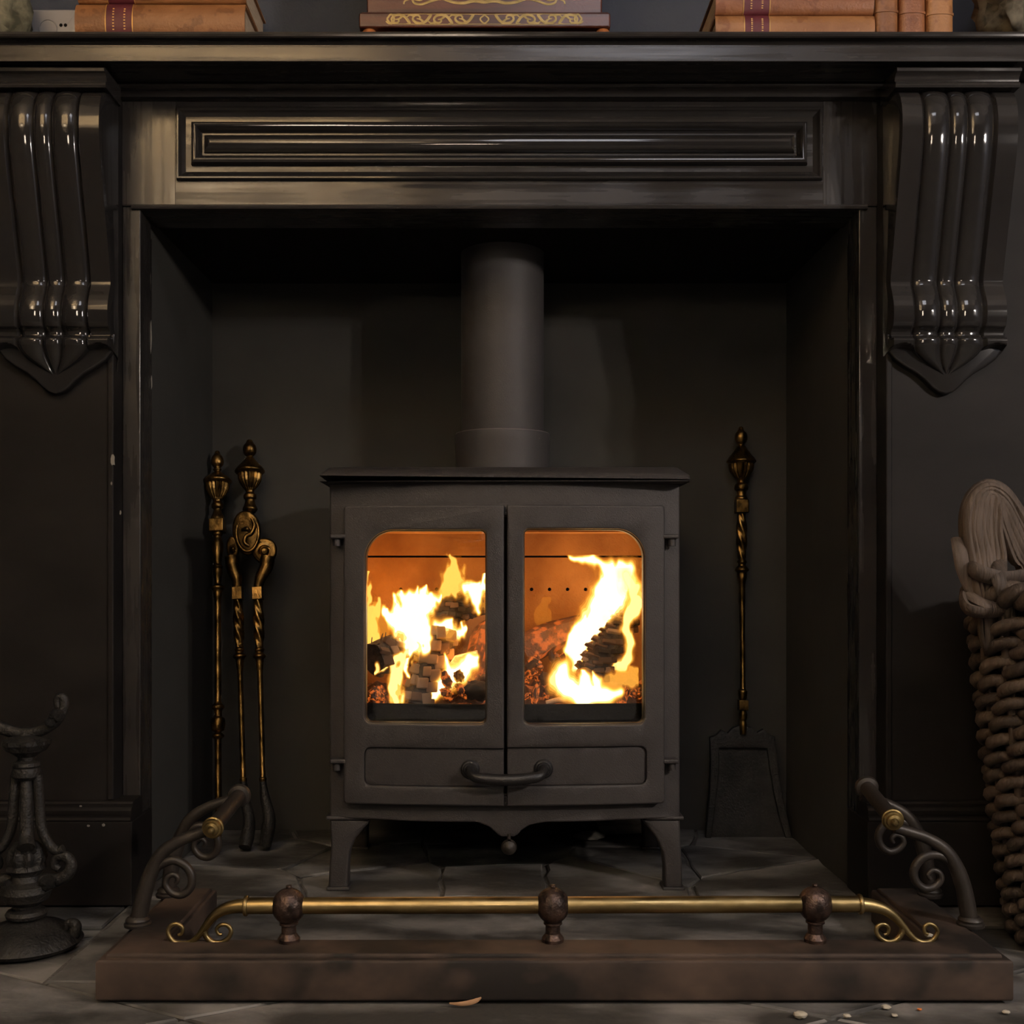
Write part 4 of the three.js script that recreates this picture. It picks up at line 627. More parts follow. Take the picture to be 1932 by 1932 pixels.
// ---------------------------------------------------------------- andiron
{
  const g = thing('andiron', 'ornate black cast iron firedog with scrolls, standing beside the fender', 'andiron');
  const z = 0.255, k = kz(z), cx = 50, A = at(cx, 1797, z); A.y = 0.0; const U = V3(A.x, 2, A.z), h = (py) => Math.max(0, Y(py, z)) ;
  const rows = (l) => l.map(([py, r]) => [h(py), r * k]);
  mesh('base', turned(A, U, [[0, 96 * k], [0.006, 102 * k], ...rows([[1775, 102], [1762, 92], [1750, 72], [1741, 46], [1736, 34], [1733, 28], [1728, 36], [1722, 38], [1716, 34], [1712, 24], [1706, 26], [1696, 40], [1680, 47], [1668, 44], [1660, 30], [1650, 26], [1640, 30]]), [h(1636), 0]], { sides: 40, flutes: [0.02, h(1740), 8, 0.06] }), M.ironBlack, g);
  const scr = (pts, r0, r1) => uvBox(sweep(pts.map(([a, b, dz = 0]) => at(a, b, z + dz)), pts.map((_, i) => lerp(r0, r1, i / (pts.length - 1)) * k), { sides: 12, steps: pts.length * 6 }));
  const mir = (pts) => pts.map(([a, b, d = 0]) => [2 * cx - a, b, d]);
  const volute = [[58, 1668], [84, 1662], [108, 1660], [128, 1648], [134, 1630], [124, 1616], [108, 1618], [102, 1632], [112, 1640]];
  mesh('volute', scr(volute, 15, 7), M.ironBlack, g); mesh('volute', scr(mir(volute), 15, 7), M.ironBlack, g);
  const foot = [[128, 1775], [140, 1760], [142, 1745], [130, 1742], [124, 1754]]; mesh('foot_scroll', scr(foot, 14, 7), M.ironBlack, g);
  mesh('knop', turned(A, U, rows([[1640, 0], [1638, 36], [1630, 34], [1616, 38], [1600, 34], [1590, 22], [1585, 0]]), { sides: 30, flutes: [h(1636), h(1594), 9, 0.14] }), M.ironBlack, g);
  for (const s of [-1, 0, 1]) { const p = s ? [[cx + s * 20, 1462], [cx + s * 24, 1510], [cx + s * 28, 1560], [cx + s * 42, 1592], [cx + s * 58, 1606], [cx + s * 70, 1602]] : [[cx, 1462, 0.004], [cx, 1520, 0.01], [cx, 1575, 0.014], [cx, 1600, 0.03]]; mesh('stem', scr(p, 10, s ? 9 : 15), M.ironBlack, g); }
  mesh('collar', turned(A, U, rows([[1472, 0], [1470, 20], [1464, 26], [1456, 27], [1448, 24], [1444, 26], [1438, 25], [1434, 16], [1428, 16], [1422, 24], [1416, 36], [1404, 44], [1396, 44], [1390, 30], [1386, 16], [1380, 10], [1378, 0]]), { sides: 30, flutes: [h(1424), h(1394), 8, 0.12] }), M.ironBlack, g);
  const arms = [[-30, 1362], [-2, 1372], [30, 1382], [50, 1384], [78, 1378], [100, 1366], [113, 1352], [119, 1338], [122, 1322], [115, 1314], [108, 1322], [110, 1334]];
  mesh('cross_arm', scr(arms, 13, 7), M.ironBlack, g);
  for (const [px, py, r] of [[108, 1350, 13], [96, 1362, 11], [72, 1402, 12], [28, 1402, 12], [50, 1600, 20], [90, 1665, 15], [20, 1672, 14], [62, 1690, 14], [30, 1700, 13]]) { const m = mesh('leaf_ornament', lump(1, 1, 1, 3, 2.2, 0.22, px), M.ironBlack, g); m.position.copy(at(px, py, z + 0.014)); m.scale.set(r * k, r * k * 0.9, r * k * 0.7); }
}
// ---------------------------------------------------------------- log basket
{
  const g = thing('log_basket', 'tall tapered basket of thick brown willow with a looped handle', 'basket');
  const wick = [0, 1, 2].map((i) => std({ map: texture(256, 0.08, (u, v) => mixc([0.022, 0.0145, 0.0100], [0.100, 0.071, 0.052], 0.25 * i + 0.65 * fbm(u, v, 20, 3, 4, 161 + i * 9) + 0.25 * (fbm(u, v, 5, 5, 4, 163) - 0.5)), true), roughness: 0.72, bumpMap: texture(128, 0.05, (u, v) => fbm(u, v, 24, 2, 3, 171)), bumpScale: 0.0012 }));
  const cx = 0.915, cz = 0.262, rad = (y) => lerp(0.128, 0.198, Math.pow(clamp(y / 0.56), 0.75)), ring = (y, a, dr = 0) => V3(cx + Math.cos(a) * (rad(y) + dr), y, cz + Math.sin(a) * (rad(y) + dr) * 0.92);
  mesh('basket_floor', turned(V3(cx, 0.004, cz), V3(cx, 1, cz), [[0, 0.10], [0.001, 0.118], [0.014, 0.118], [0.015, 0]], { sides: 40 }), wick[0], g);
  mesh('basket_lining', turned(V3(cx, 0.01, cz), V3(cx, 1, cz), Array.from({ length: 20 }, (_, i) => [i / 19 * 0.5, rad(i / 19 * 0.5) * 0.925]), { sides: 40 }), wick[0], g);
  const NS = 18; for (let s = 0; s < NS; s++) { const a = s / NS * Math.PI * 2 + 0.1, p = []; for (let j = 0; j <= 8; j++) p.push(ring(0.006 + j / 8 * 0.535, a, 0)); mesh('stake', uvBox(sweep(p, 0.0085, { sides: 8, steps: 16 })), wick[1], g); }
  // rope-like weave: each row two rods that cross between the stakes
  const rowsY = []; for (let y = 0.018; y < 0.50; y += 0.0285) rowsY.push(y);
  for (const [j, y] of rowsY.entries()) for (let h = 0; h < 2; h++) {
    const p = [], n = NS * 4; for (let i = 0; i < n; i++) { const a = i / n * Math.PI * 2 + 0.1, ph = i / 4 * Math.PI + h * Math.PI + j * 0.9; p.push(ring(y + 0.0085 * Math.cos(ph) + 0.0015 * noise3(i * 0.7, j * 3.1, h * 5), a, 0.0125 * Math.sin(ph) + 0.001 * noise3(i, j, 7))); }
    mesh('weaver', uvBox(sweep(p, 0.0098, { sides: 8, steps: n * 3, closed: true, flat: 0.9 })), wick[(j + h) % 3], g);
  }
  for (let h = 0; h < 3; h++) { const p = [], n = 54; for (let i = 0; i < n; i++) { const a = i / n * Math.PI * 2, ph = i / n * Math.PI * 2 * 12 + h * 2.1; p.push(ring(0.520 + 0.011 * Math.cos(ph), a, 0.013 * Math.sin(ph))); } mesh('rim_rod', uvBox(sweep(p, 0.0115, { sides: 8, steps: 200, closed: true })), wick[h], g); }
  // handle: a bundle of rods looped over and down
  const zh = 0.27, hp = (px, py, dz = 0) => at(px, py, zh + dz);
  for (let i = 0; i < 21; i++) {
    const f = i / 20, o = lerp(0, 64, f), dz = (i % 3 - 1) * 0.015, j = () => rr(-2, 2);
    mesh('handle_rod', uvBox(sweep([hp(1872 + o * 0.1 + j(), 1215, dz), hp(1858 + o * 0.4, 1170 + j(), dz), hp(1838 + o * 0.8, 1110, dz + 0.01), hp(1826 + o + j(), 1050, dz), hp(1818 + o, 1000 + j(), dz), hp(1821 + o, 958 + j(), dz), hp(1838 + o * 0.75, 926 + o * 0.18, dz), hp(1866 + o * 0.3, 914 + o * 0.55 + j(), dz), hp(1896 - o * 0.2, 926 + o * 0.75, dz), hp(1922 - o * 0.45 + j(), 962 + o * 0.8, dz - 0.01), hp(1945 - o * 0.55, 1010 + o * 0.7, dz - 0.02), hp(1962 - o * 0.6, 1070, dz - 0.03), hp(1972 - o * 0.6, 1130, dz - 0.035)], Array.from({ length: 13 }, (_, q) => 0.0090 * rr(0.9, 1.15)), { sides: 8, steps: 60, flat: rr(0.7, 1) })), wick[i % 3], g);
  }
  const lash = (pts, r, w2) => mesh('lashing', uvBox(sweep(pts.map(([a, b, d]) => hp(a, b, d)), r, { sides: 10, steps: 40, flat: 0.55 })), w2, g);
  lash([[1836, 1082, 0.0], [1834, 1074, 0.03], [1852, 1082, 0.042], [1880, 1090, 0.042], [1908, 1090, 0.03], [1950, 1082, 0.0]], 0.0125, wick[1]);
  lash([[1826, 1118, 0.0], [1818, 1132, 0.02], [1828, 1150, 0.038], [1862, 1156, 0.044], [1900, 1152, 0.036], [1950, 1146, 0.01]], 0.0120, wick[1]);
  lash([[1828, 1122, 0.02], [1850, 1136, 0.042], [1885, 1146, 0.042], [1940, 1150, 0.02]], 0.0105, wick[2]);
  lash([[1808, 1018, 0], [1812, 1045, 0.018], [1818, 1075, 0.02], [1834, 1112, 0.02], [1846, 1132, 0.02]], 0.011, wick[2]);
  lash([[1850, 1158, 0.02], [1852, 1200, 0.02], [1862, 1225, 0.02], [1868, 1200, 0.028], [1866, 1160, 0.03]], 0.008, wick[0]);
  lash([[1886, 1060, 0.02], [1884, 1090, 0.05], [1894, 1120, 0.052], [1904, 1150, 0.045], [1918, 1210, 0.03]], 0.0105, wick[0]);
}
// ---------------------------------------------------------------- things on the shelf
const leather = [0, 1, 2].map((s) => std({ map: texture(512, 0.3, (u, v) => mixc([[0.19, 0.072, 0.022], [0.23, 0.092, 0.030], [0.20, 0.070, 0.026]][s], [[0.36, 0.155, 0.055], [0.40, 0.19, 0.07], [0.34, 0.14, 0.055]][s], 0.5 + 1.3 * (fbm(u, v, 5, 7, 5, 181 + s * 8) - 0.5) - 0.5 * smooth(0.62, 0.72, fbm(u, v, 18, 18, 3, 185 + s))), true), roughness: 0.42, bumpMap: grain, bumpScale: 0.0004 }));
const pageMat = std({ map: texture(256, 0.05, (u, v) => mixc([0.30, 0.21, 0.13], [0.55, 0.42, 0.29], fbm(u, v, 3, 60, 2, 191)), true), roughness: 0.9 });
const redLabel = std({ map: colours(128, 0.06, [0.085, 0.012, 0.018], [0.14, 0.022, 0.030], 6, 6, 4, 193), roughness: 0.5 });
const gilt = std({ color: lin(0.60, 0.36, 0.12), metalness: 0.7, roughness: 0.38 });
// a bound book: spine towards +z, lying (spine along x) or standing (spine along y)
function book(label, group, w, t, d, mat, { title = null, bands = [], standing = false, press = [] } = {}) {
  const g = thing('book', label, 'book', group), n = 14, r = t / 2, outer = [], inner = [];
  const spine = (off) => { const o = []; for (let i = 0; i <= n; i++) { const a = Math.PI / 2 - i / n * Math.PI; o.push([Math.cos(a) * (r * 0.42) - off * 0, Math.sin(a) * (r - off)]); } return o; };
  const so = spine(0).map(([z, y]) => [z - r * 0.42, y]), si = spine(0.003).map(([z, y]) => [z - r * 0.42 - 0.003, y]);
  const prof = [...so.map(([z, y]) => [z, y]), [-d, -r], [-d, -r + 0.003], ...si.reverse().map(([z, y]) => [Math.min(z, -0.004), y]), [-d, r - 0.003], [-d, r]];
  mesh('cover', extrudeX(prof, -w / 2, w / 2, 0.5), mat, g);
  mesh('page_block', box(-w / 2 + 0.004, w / 2 - 0.004, -r + 0.0031, r - 0.0031, -d + 0.004, -0.009, 0.001), pageMat, g);
  const band = (x, ww, lift, m, name) => mesh(name, extrudeX([...so.map(([z, y]) => [z + lift, y * (1 + lift / r)]), ...so.slice().reverse().map(([z, y]) => [z - 0.0004, y * 0.999])], x - ww / 2, x + ww / 2, 0.6), m, g);
  for (const x of bands) band(x, 0.004, 0.0012, mat, 'raised_band');
  if (title) {
    const lab = band(title[0], title[1], 0.0005, redLabel, 'title_label');
    for (const s of [-1, 1]) band(title[0] + s * (title[1] / 2 + 0.0012), 0.0014, 0.0006, gilt, 'gilt_line');
    const marks = []; for (const row of [-0.22, 0.22]) for (let i = 0; i < 9; i++) { const y = lerp(-0.62, 0.62, i / 8) * r + rr(-0.0005, 0.0005), zz = -r * 0.42 + Math.sqrt(Math.max(0, 1 - (y / r) ** 2)) * r * 0.42 + 0.0006; marks.push(box(title[0] + row * title[1] - 0.0014, title[0] + row * title[1] + 0.0014, y - 0.0009, y + 0.0009, zz - 0.0005, zz + 0.0003, 0.0002)); }
    mesh('gilt_lettering', join(marks), gilt, lab);
  }
  if (standing) { g.rotation.z = Math.PI / 2; }
  return g;
}
const yS = SHELF;
{
  const zf = 0.086, k = kz(zf), w1 = 321 * k;
  const b1 = book('thick tan leather book lying flat under another, beside the white plug', 'leather books on the mantel shelf', w1, 0.0625, 0.172, leather[0], { title: [(224 - 301) * k, 48 * k], press: [] });
  b1.position.set(X(301, zf), yS + 0.0316, zf);
  const b2 = book('tan leather book lying on top of the thick one, only its bottom edge showing', 'leather books on the mantel shelf', w1 * 0.99, 0.050, 0.170, leather[1], { title: [(224 - 301) * k, 48 * k] });
  b2.position.set(X(303, zf), yS + 0.0632 + 0.0256, zf - 0.002); b2.rotation.y = 0.01;
  const w2 = 301 * k, b3 = book('lower tan leather book of the flat pair beside the standing books', 'leather books on the mantel shelf', w2, 0.0425, 0.170, leather[1], { title: [(1429 - 1501) * k, 45 * k] });
  b3.position.set(X(1501, zf), yS + 0.0215, zf - 0.001);
  const b4 = book('upper tan leather book of the flat pair, with a dark red label', 'leather books on the mantel shelf', w2 * 0.995, 0.046, 0.170, leather[2], { title: [(1428 - 1500) * k, 47 * k] });
  b4.position.set(X(1500.5, zf), yS + 0.0430 + 0.0236, zf - 0.001);
  const labels = ['first tan leather book standing upright, against the flat pair', 'middle one of the three tan leather books standing upright', 'last tan leather book standing upright, nearest to the stone lump'];
  for (const [i, [a, b]] of [[1653, 1697], [1700, 1749], [1752, 1802]].entries()) {
    const t = (b - a) * k * 0.985, h = 0.235 - i * 0.004, g = book(labels[i], 'leather books on the mantel shelf', h, t, 0.166, leather[(i * 2) % 3], { standing: true, bands: [-0.07, -0.02, 0.03, 0.08] });
    g.position.set(X((a + b) / 2, zf), yS + h / 2 + 0.0005, zf - 0.001);
  }
}
{ // inlaid case
  const wood = std({ map: texture(512, 0.35, (u, v) => mixc([0.032, 0.009, 0.006], [0.115, 0.032, 0.016], fbm(u, v, 3, 26, 5, 201) * 1.5 - 0.25), true), roughness: 0.28, bumpMap: grain, bumpScale: 0.0001 });
  const inlay = std({ map: colours(128, 0.05, [0.20, 0.15, 0.06], [0.40, 0.30, 0.13], 6, 6, 4, 203), metalness: 0.85, roughness: 0.4 });
  const g = thing('inlaid_case', 'reddish wooden case with brass scroll inlay standing on small round feet', 'case'), zf = 0.074, zu = 0.062, zbk = -0.085;
  const x0 = X(677, zf), x1 = X(1152, zf), yb = Y(51.5, zf), yt = Y(20, zf), u0 = X(692, zu), u1 = X(1136, zu);
  const plinth = mesh('plinth', join([box(x0, x1, yb, yt - 0.003, zbk, zf, 0.003), box(x0 + 0.003, x1 - 0.003, yt - 0.005, yt, zbk, zf - 0.004, 0.002)]), wood, g);
  const body = mesh('body', box(u0, u1, yt, 1.70, zbk, zu, 0.003), wood, g);
  mesh('lid', join([box(u0 - 0.008, u1 + 0.008, 1.70, 1.712, zbk, zu + 0.008, 0.004), box(u0 + 0.01, u1 - 0.01, 1.712, 1.728, zbk, zu - 0.01, 0.006)]), wood, g);
  for (const x of [x0 + 0.016, x1 - 0.012]) for (const z of [zf - 0.014, zbk + 0.018]) mesh('bun_foot', turned(V3(x, yS, z), V3(x, 3, z), [[0, 0], [0.0002, 0.010], [0.004, 0.0155], [0.010, 0.0165], [(yb - yS) * 0.75, 0.0145], [yb - yS + 0.001, 0.010]], { sides: 26 }), std({ color: lin(0.34, 0.12, 0.04), roughness: 0.2 }), g);
  // brass scrollwork
  const tend = (pts, z, r0, r1) => { const s = uvBox(sweep(pts.map(([a, b]) => at(a, b, z)), pts.map((_, i) => lerp(r0, r1, i / (pts.length - 1)) * kz(z)), { sides: 6, steps: pts.length * 6 })); const p = s.attributes.position; for (let i = 0; i < p.count; i++) p.setZ(i, z + (p.getZ(i) - z) * 0.16 + 0.0002); s.computeVertexNormals(); return s; };
  const list = [], zi = zf;
  for (const s of [-1, 1]) for (let i = 0; i < 4; i++) {
    const c = 914 + s * (42 + i * 40), up = i % 2 ? 1 : -1, m = (pts) => pts.map(([a, b]) => [c + s * a, 36 + up * b]);
    list.push(tend(m([[-20, 6], [-12, -4], [-2, -8], [8, -6], [13, 0], [10, 6], [3, 7], [-1, 3], [2, 0]]), zi, 3.2, 1.6), tend(m([[-8, -7], [-2, -1], [6, 1]]), zi, 3.0, 1.0), tend(m([[10, 6], [18, 8], [24, 4]]), zi, 3.0, 1.2), tend(m([[-16, 2], [-22, 8], [-14, 9]]), zi, 2.4, 1.0));
  }
  for (const s of [-1, 1]) list.push(tend([[914 + s * 184, 36], [914 + s * 176, 27], [914 + s * 170, 36], [914 + s * 176, 45], [914 + s * 184, 36]], zi, 2, 2), tend([[914 + s * 176, 27], [914 + s * 100, 26.5], [914, 27]], zi, 0.8, 0.8), tend([[914 + s * 176, 45], [914 + s * 100, 46], [914, 45.5]], zi, 0.8, 0.8));
  list.push(tend([[914, 28], [922, 36], [914, 44], [906, 36], [914, 28]], zi, 1.6, 1.6));
  mesh('brass_inlay', join(list), inlay, plinth);
  const up = []; for (const s of [-1, 1]) { const m = (pts) => pts.map(([a, b]) => [914 + s * a, b]); up.push(tend(m([[0, 4], [20, 2], [40, 6], [60, 4], [80, -2], [100, 2], [118, 8], [132, 6], [138, -2], [150, 2], [152, 8]]), zu, 3.6, 1.6), tend(m([[112, -8], [122, -1], [134, -4], [132, -12], [122, -10]]), zu, 4.5, 2.5), tend(m([[30, -14], [44, -4], [58, -6], [56, -14]]), zu, 4.5, 2), tend(m([[70, -12], [86, -6], [100, -12]]), zu, 4, 2), tend(m([[4, 6], [8, -2], [2, -10]]), zu, 2.5, 1.5)); for (let r = 0; r < 4; r++) { const o = -40 - r * 45; up.push(tend(m([[20, o], [45, o - 16], [70, o - 6], [72, o + 12], [56, o + 14], [52, o + 2]]), zu, 4, 2), tend(m([[72, o], [100, o + 10], [130, o - 4], [126, o - 18], [112, o - 12]]), zu, 4, 2)); } }
  mesh('brass_inlay', join(up), inlay, body);
}
{ // stone lumps at both ends of the shelf
  const st = std({ map: texture(512, 0.12, (u, v) => mixc([0.070, 0.064, 0.036], [0.30, 0.27, 0.17], 1.6 * fbm(u, v, 5, 5, 6, 211) - 0.4 + 0.4 * (fbm(u, v, 28, 28, 3, 213) - 0.5)), true), roughness: 0.95, bumpMap: blotch, bumpScale: 0.004 });
  const a = tag(mesh('stone_lump', lump(0.075, 0.085, 0.07, 4, 1.6, 0.10, 3), st), 'rounded olive-brown stone at the end of the shelf beside the white plug', 'stone'); a.position.set(X(-28, 0.02), yS + 0.082, 0.02);
  const st2 = std({ map: texture(512, 0.12, (u, v) => mixc([0.040, 0.036, 0.028], [0.24, 0.215, 0.16], 1.7 * fbm(u, v, 6, 6, 6, 221) - 0.45), true), roughness: 0.95, bumpMap: blotch, bumpScale: 0.006 });
  const b = tag(mesh('stone_lump', lump(0.085, 0.09, 0.07, 5, 1.9, 0.20, 8), st2), 'rough grey-brown stone at the end of the shelf beside the standing books', 'stone'); b.position.set(X(1948, 0.02), yS + 0.108, 0.015);
}
{ // white plastic plug box
  const white = std({ color: lin(0.42, 0.42, 0.44), roughness: 0.45 }), z = -0.045, k = kz(z);
  const g = thing('plug_box', 'white plastic plug box with a round dial, behind the olive-brown stone', 'plug');
  mesh('housing', plate(rrect(X(54, z), yS + 0.0004, X(150, z), Y(17, z), [0.003, 0.003, 0.003, 0.007], 0.1), -0.0995, z, { bevel: 0.004, seg: 3, angle: 0.9 }), white, g);
  mesh('dial', turned(V3(X(91, z), Y(54, z), z - 0.001), V3(X(91, z), Y(54, z), 1), [[0, 0.0165], [0.0025, 0.0165], [0.004, 0.0155], [0.004, 0.0145], [0.0025, 0.0138], [0.0025, 0]], { sides: 40 }), white, g);
  for (const px of [115, 123.5]) mesh('screw', turned(V3(X(px, z), Y(47.5, z), z - 0.001), V3(X(px, z), Y(47.5, z), 1), [[0, 0.003], [0.0014, 0.003], [0.0018, 0.0024], [0.0018, 0]], { sides: 14 }), M.sootBlack, g);
}
// ---------------------------------------------------------------- small things on the hearth and the floor
{
  const stoneMat = std({ map: colours(256, 0.1, [0.16, 0.15, 0.125], [0.30, 0.28, 0.235], 8, 8, 5, 231, 1.6), roughness: 0.9, bumpMap: blotch, bumpScale: 0.002 });
  const z = -0.43, q = (px, py) => [X(px, z), Y(py, z)];
  const s = plate([q(1128, 1553), q(1214, 1550), q(1216, 1567), q(1136, 1570)], z - 0.08, z, { bevel: 0.003 }); s.translate(0, 0.004 - new THREE.Box3().setFromBufferAttribute(s.attributes.position).min.y, 0);
  tag(mesh('stone_block', s, stoneMat), 'pale grey stone block lying under the stove near its leg', 'stone');
  const c = mesh('stone_fragment', lump(0.032, 0.009, 0.02, 3, 2, 0.2, 5), stoneMat); tag(c, 'small pale stone fragment lying beside the block under the stove', 'stone'); c.position.set(X(1112, -0.40), 0.009, -0.40);
  const shav = mesh('wood_shaving', uvBox(sweep([at(848, 1893, 0.485), at(868, 1894, 0.488), at(886, 1891, 0.487), at(900, 1886, 0.484), at(908, 1880, 0.482)].map((p, i) => p.setY(0.001 + i * i * 0.0004)), [0.0012, 0.0028, 0.0035, 0.003, 0.001], { sides: 8, steps: 24, flat: 0.35 })), std({ color: lin(0.36, 0.20, 0.10), roughness: 0.8 })); tag(shav, 'curled pale wood shaving lying in front of the kerb', 'shaving');
  const chipMat = [std({ color: lin(0.42, 0.38, 0.30), roughness: 0.9 }), std({ color: lin(0.55, 0.16, 0.03), roughness: 0.8 })];
  for (const [px, py, r, label, m] of [[1510, 1914, 0.009, 'largest pale paint chip on the flagstones in front of the kerb', 0], [1598, 1914, 0.005, 'pale chip on the flagstones next to the largest chip', 0], [1672, 1898, 0.006, 'pale chip lying close to the kerb near its right corner', 0], [1735, 1901, 0.003, 'tiny orange crumb in front of the kerb', 1], [1688, 1913, 0.004, 'pale chip below the orange crumb on the flagstones', 0], [1898, 1907, 0.005, 'pale chip at the far right edge of the flagstones', 0], [1752, 1757, 0.0055, 'small white spot in the small brass scroll of the front rail', 0]]) {  // the last entry is a small white spot inside the scroll
    const D0 = F * H / (py - 1085), zc = py > 1800 ? D - D0 : 0.400, c2 = mesh('chip', lump(1, 0.45, 0.8, 2, 1.6, 0.25, px), chipMat[m]); tag(c2, label, 'chip'); c2.scale.setScalar(r); c2.position.set(X(px, zc), py > 1800 ? -0.003 + r * 0.3 : 0.061, zc);
  }
}
// ---------------------------------------------------------------- unseen lamps behind the camera, the table lamp and ceiling panel added as fill
{
  const dark = std({ color: lin(0.05, 0.045, 0.04), metalness: 0.6, roughness: 0.4 });
  const lamp = (name, label, c, r) => { const g = thing(name, label, 'lamp'); mesh('base', turned(V3(c[0], -0.003, c[2]), V3(c[0], 3, c[2]), [[0, 0], [0.001, 0.13], [0.012, 0.13], [0.02, 0.12], [0.03, 0.02], [0.035, 0]], { sides: 36 }), dark, g); mesh('pole', turned(V3(c[0], 0.02, c[2]), V3(c[0], 3, c[2]), [[0, 0.012], [c[1] - r - 0.04, 0.010], [c[1] - r - 0.035, 0.022], [c[1] - r - 0.022, 0.022], [c[1] - r - 0.022, 0]], { sides: 18 }), dark, g); return g; };
  const G = LIGHT.globe, a = lamp('unseen_globe_lamp', 'unseen floor lamp with three small bare glowing globes, behind the camera, placed to light the fireplace from the right', [G.at[0], G.at[1] - 0.12, G.at[2]], G.r);
  for (const [dx, dy, dz] of G.spots) {
    const c = V3(G.at[0] + dx, G.at[1] + dy, G.at[2] + dz), foot = V3(G.at[0], G.at[1] - 0.17, G.at[2]);
    mesh('arm', uvBox(sweep([foot, foot.clone().lerp(V3(c.x, foot.y - 0.02, c.z), 0.6), V3(c.x, c.y - 0.09, c.z), V3(c.x, c.y - G.r - 0.002, c.z)], 0.006, { sides: 8 })), dark, a);
    mesh('bulb', uvBox(new THREE.SphereGeometry(G.r, 24, 16).translate(c.x, c.y, c.z)), std({ color: 0xffffff, emissive: lin(...G.color), emissiveIntensity: 30 }), a);
    const l = new THREE.PointLight(lin(...G.color), G.power); l.position.copy(c); l.shadow.radius = G.r / 0.02; l.castShadow = true; l.name = 'unseen_globe_light'; scene.add(l);
  }
  {
    const T = LIGHT.table, g = thing('added_fill_lamp', 'added fill lamp with a plain drum shade on a small side table, behind the camera, lifting the fireplace shadows', 'lamp');
    mesh('base', turned(V3(T.at[0], 0.701, T.at[2]), V3(T.at[0], 3, T.at[2]), [[0, 0], [0.001, 0.07], [0.02, 0.07], [0.05, 0.05], [0.12, 0.075], [0.2, 0.06], [0.26, 0.015], [0.32, 0.012]], { sides: 30, soft: true }), dark, g);
    mesh('lamp_shade', uvBox(new THREE.CylinderGeometry(0.17, 0.22, 0.26, 40, 1, true).translate(...T.at)), phys({ color: lin(0.9, 0.82, 0.7), roughness: 1, transmission: 0.6, thickness: 0, side: THREE.DoubleSide }), g);
    mesh('bulb', uvBox(new THREE.SphereGeometry(0.035, 24, 16).translate(...T.at)), std({ color: 0xffffff, emissive: lin(...T.color), emissiveIntensity: 30 }), g);
    const l = new THREE.PointLight(lin(...T.color), T.power); l.position.set(...T.at); l.shadow.radius = 1.75; l.castShadow = true; l.name = 'added_fill_light'; scene.add(l);
    const tb = thing('added_side_table', 'added small dark side table that carries the added fill lamp, behind the camera', 'table');  // added table, there only to carry the fill lamp
    mesh('tabletop', box(T.at[0] - 0.25, T.at[0] + 0.25, 0.675, 0.70, T.at[2] - 0.2, T.at[2] + 0.2, 0.004), dark, tb);
    for (const [sx, sz] of [[-1, -1], [1, -1], [-1, 1], [1, 1]]) mesh('leg', box(T.at[0] + sx * 0.22 - 0.015, T.at[0] + sx * 0.22 + 0.015, -0.012, 0.675, T.at[2] + sz * 0.17 - 0.015, T.at[2] + sz * 0.17 + 0.015, 0.002), dark, tb);
  }
  const S = LIGHT.shade, b = thing('unseen_pendant_lamp', 'unseen wide pleated drum shade hanging from the ceiling, behind the camera, placed to make the gleam on the frieze', 'lamp'), RS0 = 0.56, HS0 = 0.21;
  mesh('flex', turned(V3(S.at[0], S.at[1] + 0.03, S.at[2]), V3(S.at[0], 3, S.at[2]), [[0, 0.018], [0.03, 0.018], [0.031, 0.004], [2.7 - S.at[1] - 0.06, 0.004], [2.7 - S.at[1] - 0.055, 0.04], [2.7 - S.at[1] - 0.03, 0.05]], { sides: 18 }), dark, b);
  const n = 288, pos = [], idx = []; for (let i = 0; i <= n; i++) { const an = i / n * Math.PI * 2, pl = 0.008 * (i % 6 < 3 ? 1 : -1); for (const y of [-HS0, HS0]) pos.push(S.at[0] + Math.cos(an) * (RS0 + pl), S.at[1] + y, S.at[2] + Math.sin(an) * (RS0 + pl)); }
  for (let i = 0; i < n; i++) idx.push(i * 2, i * 2 + 1, i * 2 + 2, i * 2 + 2, i * 2 + 1, i * 2 + 3);
  const sg = new THREE.BufferGeometry(); sg.setAttribute('position', new THREE.Float32BufferAttribute(pos, 3)); sg.setIndex(idx); sg.computeVertexNormals();
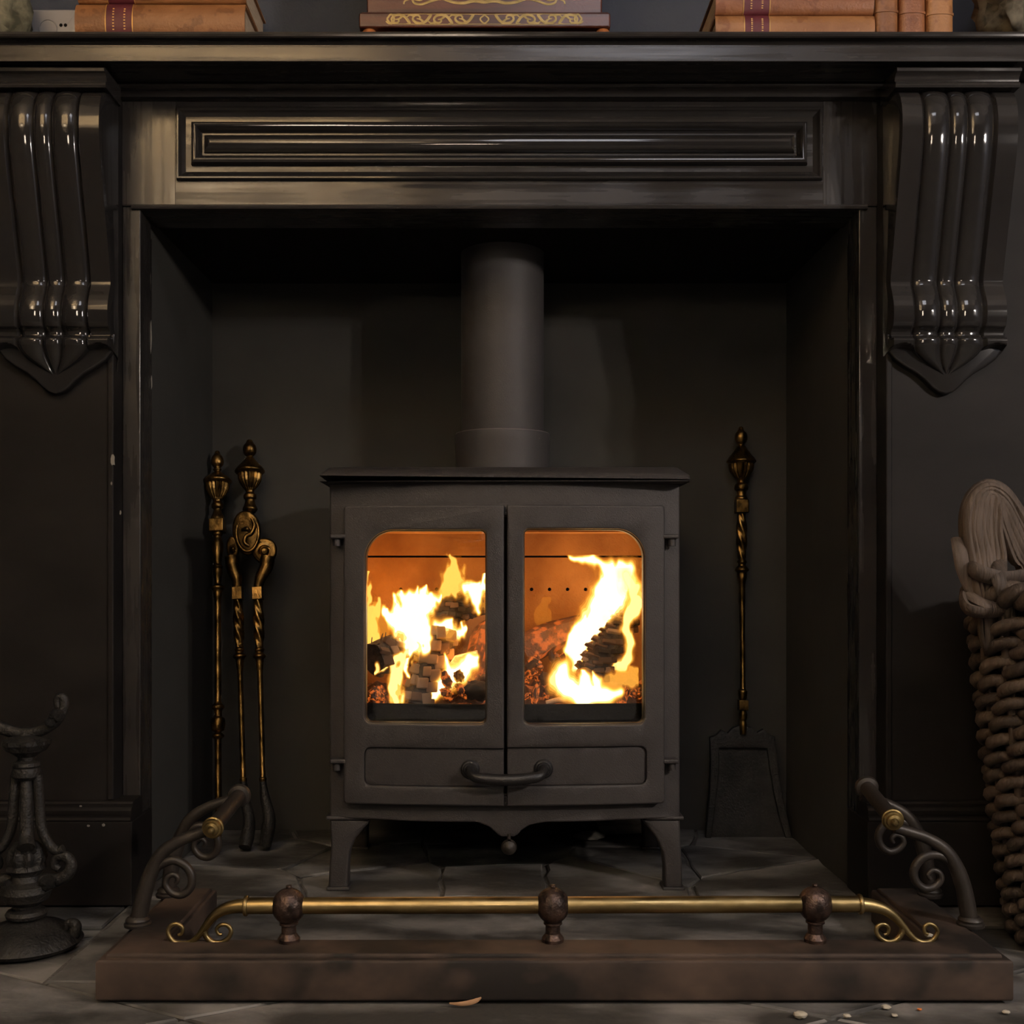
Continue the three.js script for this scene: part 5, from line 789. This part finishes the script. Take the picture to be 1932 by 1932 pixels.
  mesh('lamp_shade', uvBox(sg), phys({ color: lin(0.88, 0.76, 0.56), roughness: 1, transmission: 0.6, thickness: 0, side: THREE.DoubleSide }), b);
  mesh('bulb', uvBox(new THREE.SphereGeometry(0.035, 24, 16).translate(...S.at)), std({ color: 0xffffff, emissive: lin(...S.color), emissiveIntensity: 30 }), b);
  { const disc = new THREE.CircleGeometry(RS0 - 0.004, 64); disc.rotateX(Math.PI / 2); disc.translate(S.at[0], S.at[1] - HS0 + 0.01, S.at[2]); mesh('added_shade_diffuser', uvBox(disc), phys({ color: lin(0.85, 0.78, 0.66), roughness: 1, transmission: 0.5, thickness: 0, side: THREE.DoubleSide }), b); }  // added disc that hides the bulb and softens light below the unseen shade
  const l2 = new THREE.PointLight(lin(...S.color), S.power); l2.position.set(...S.at); l2.shadow.radius = 1.75; l2.castShadow = true; l2.name = 'unseen_shade_light'; scene.add(l2);
  const C = LIGHT.ceiling, p = thing('added_ceiling_fill_light', 'added flat square ceiling fill panel, behind the camera, lifting the ambient light', 'ceiling light');
  mesh('frame', box(C.at[0] - 0.42, C.at[0] + 0.42, 2.655, 2.70, C.at[2] - 0.42, C.at[2] + 0.42, 0.006), dark, p);
  mesh('added_diffuser_light', box(C.at[0] - 0.4, C.at[0] + 0.4, 2.645, 2.656, C.at[2] - 0.4, C.at[2] + 0.4, 0.002), std({ color: 0xffffff, emissive: lin(...C.color), emissiveIntensity: 1.2 }), p);
  const l3 = new THREE.RectAreaLight(lin(...C.color), C.power, 0.8, 0.8); l3.position.set(C.at[0], 2.64, C.at[2]); l3.lookAt(C.at[0], 0, C.at[2]); l3.name = 'added_fill_panel_light'; scene.add(l3);
}
// every thing gets its origin at its base
scene.updateMatrixWorld(true);
for (const o of scene.children) {
  if (o.isLight || (!o.isMesh && !o.isGroup) || o.position.lengthSq() > 0) continue;
  const b = new THREE.Box3().setFromObject(o), c = b.getCenter(V3()).setY(b.min.y);
  if (o.isMesh) o.geometry.translate(-c.x, -c.y, -c.z); else o.children.forEach((k) => k.position.sub(c));
  o.position.copy(c);
}
renderer.render(scene, camera);
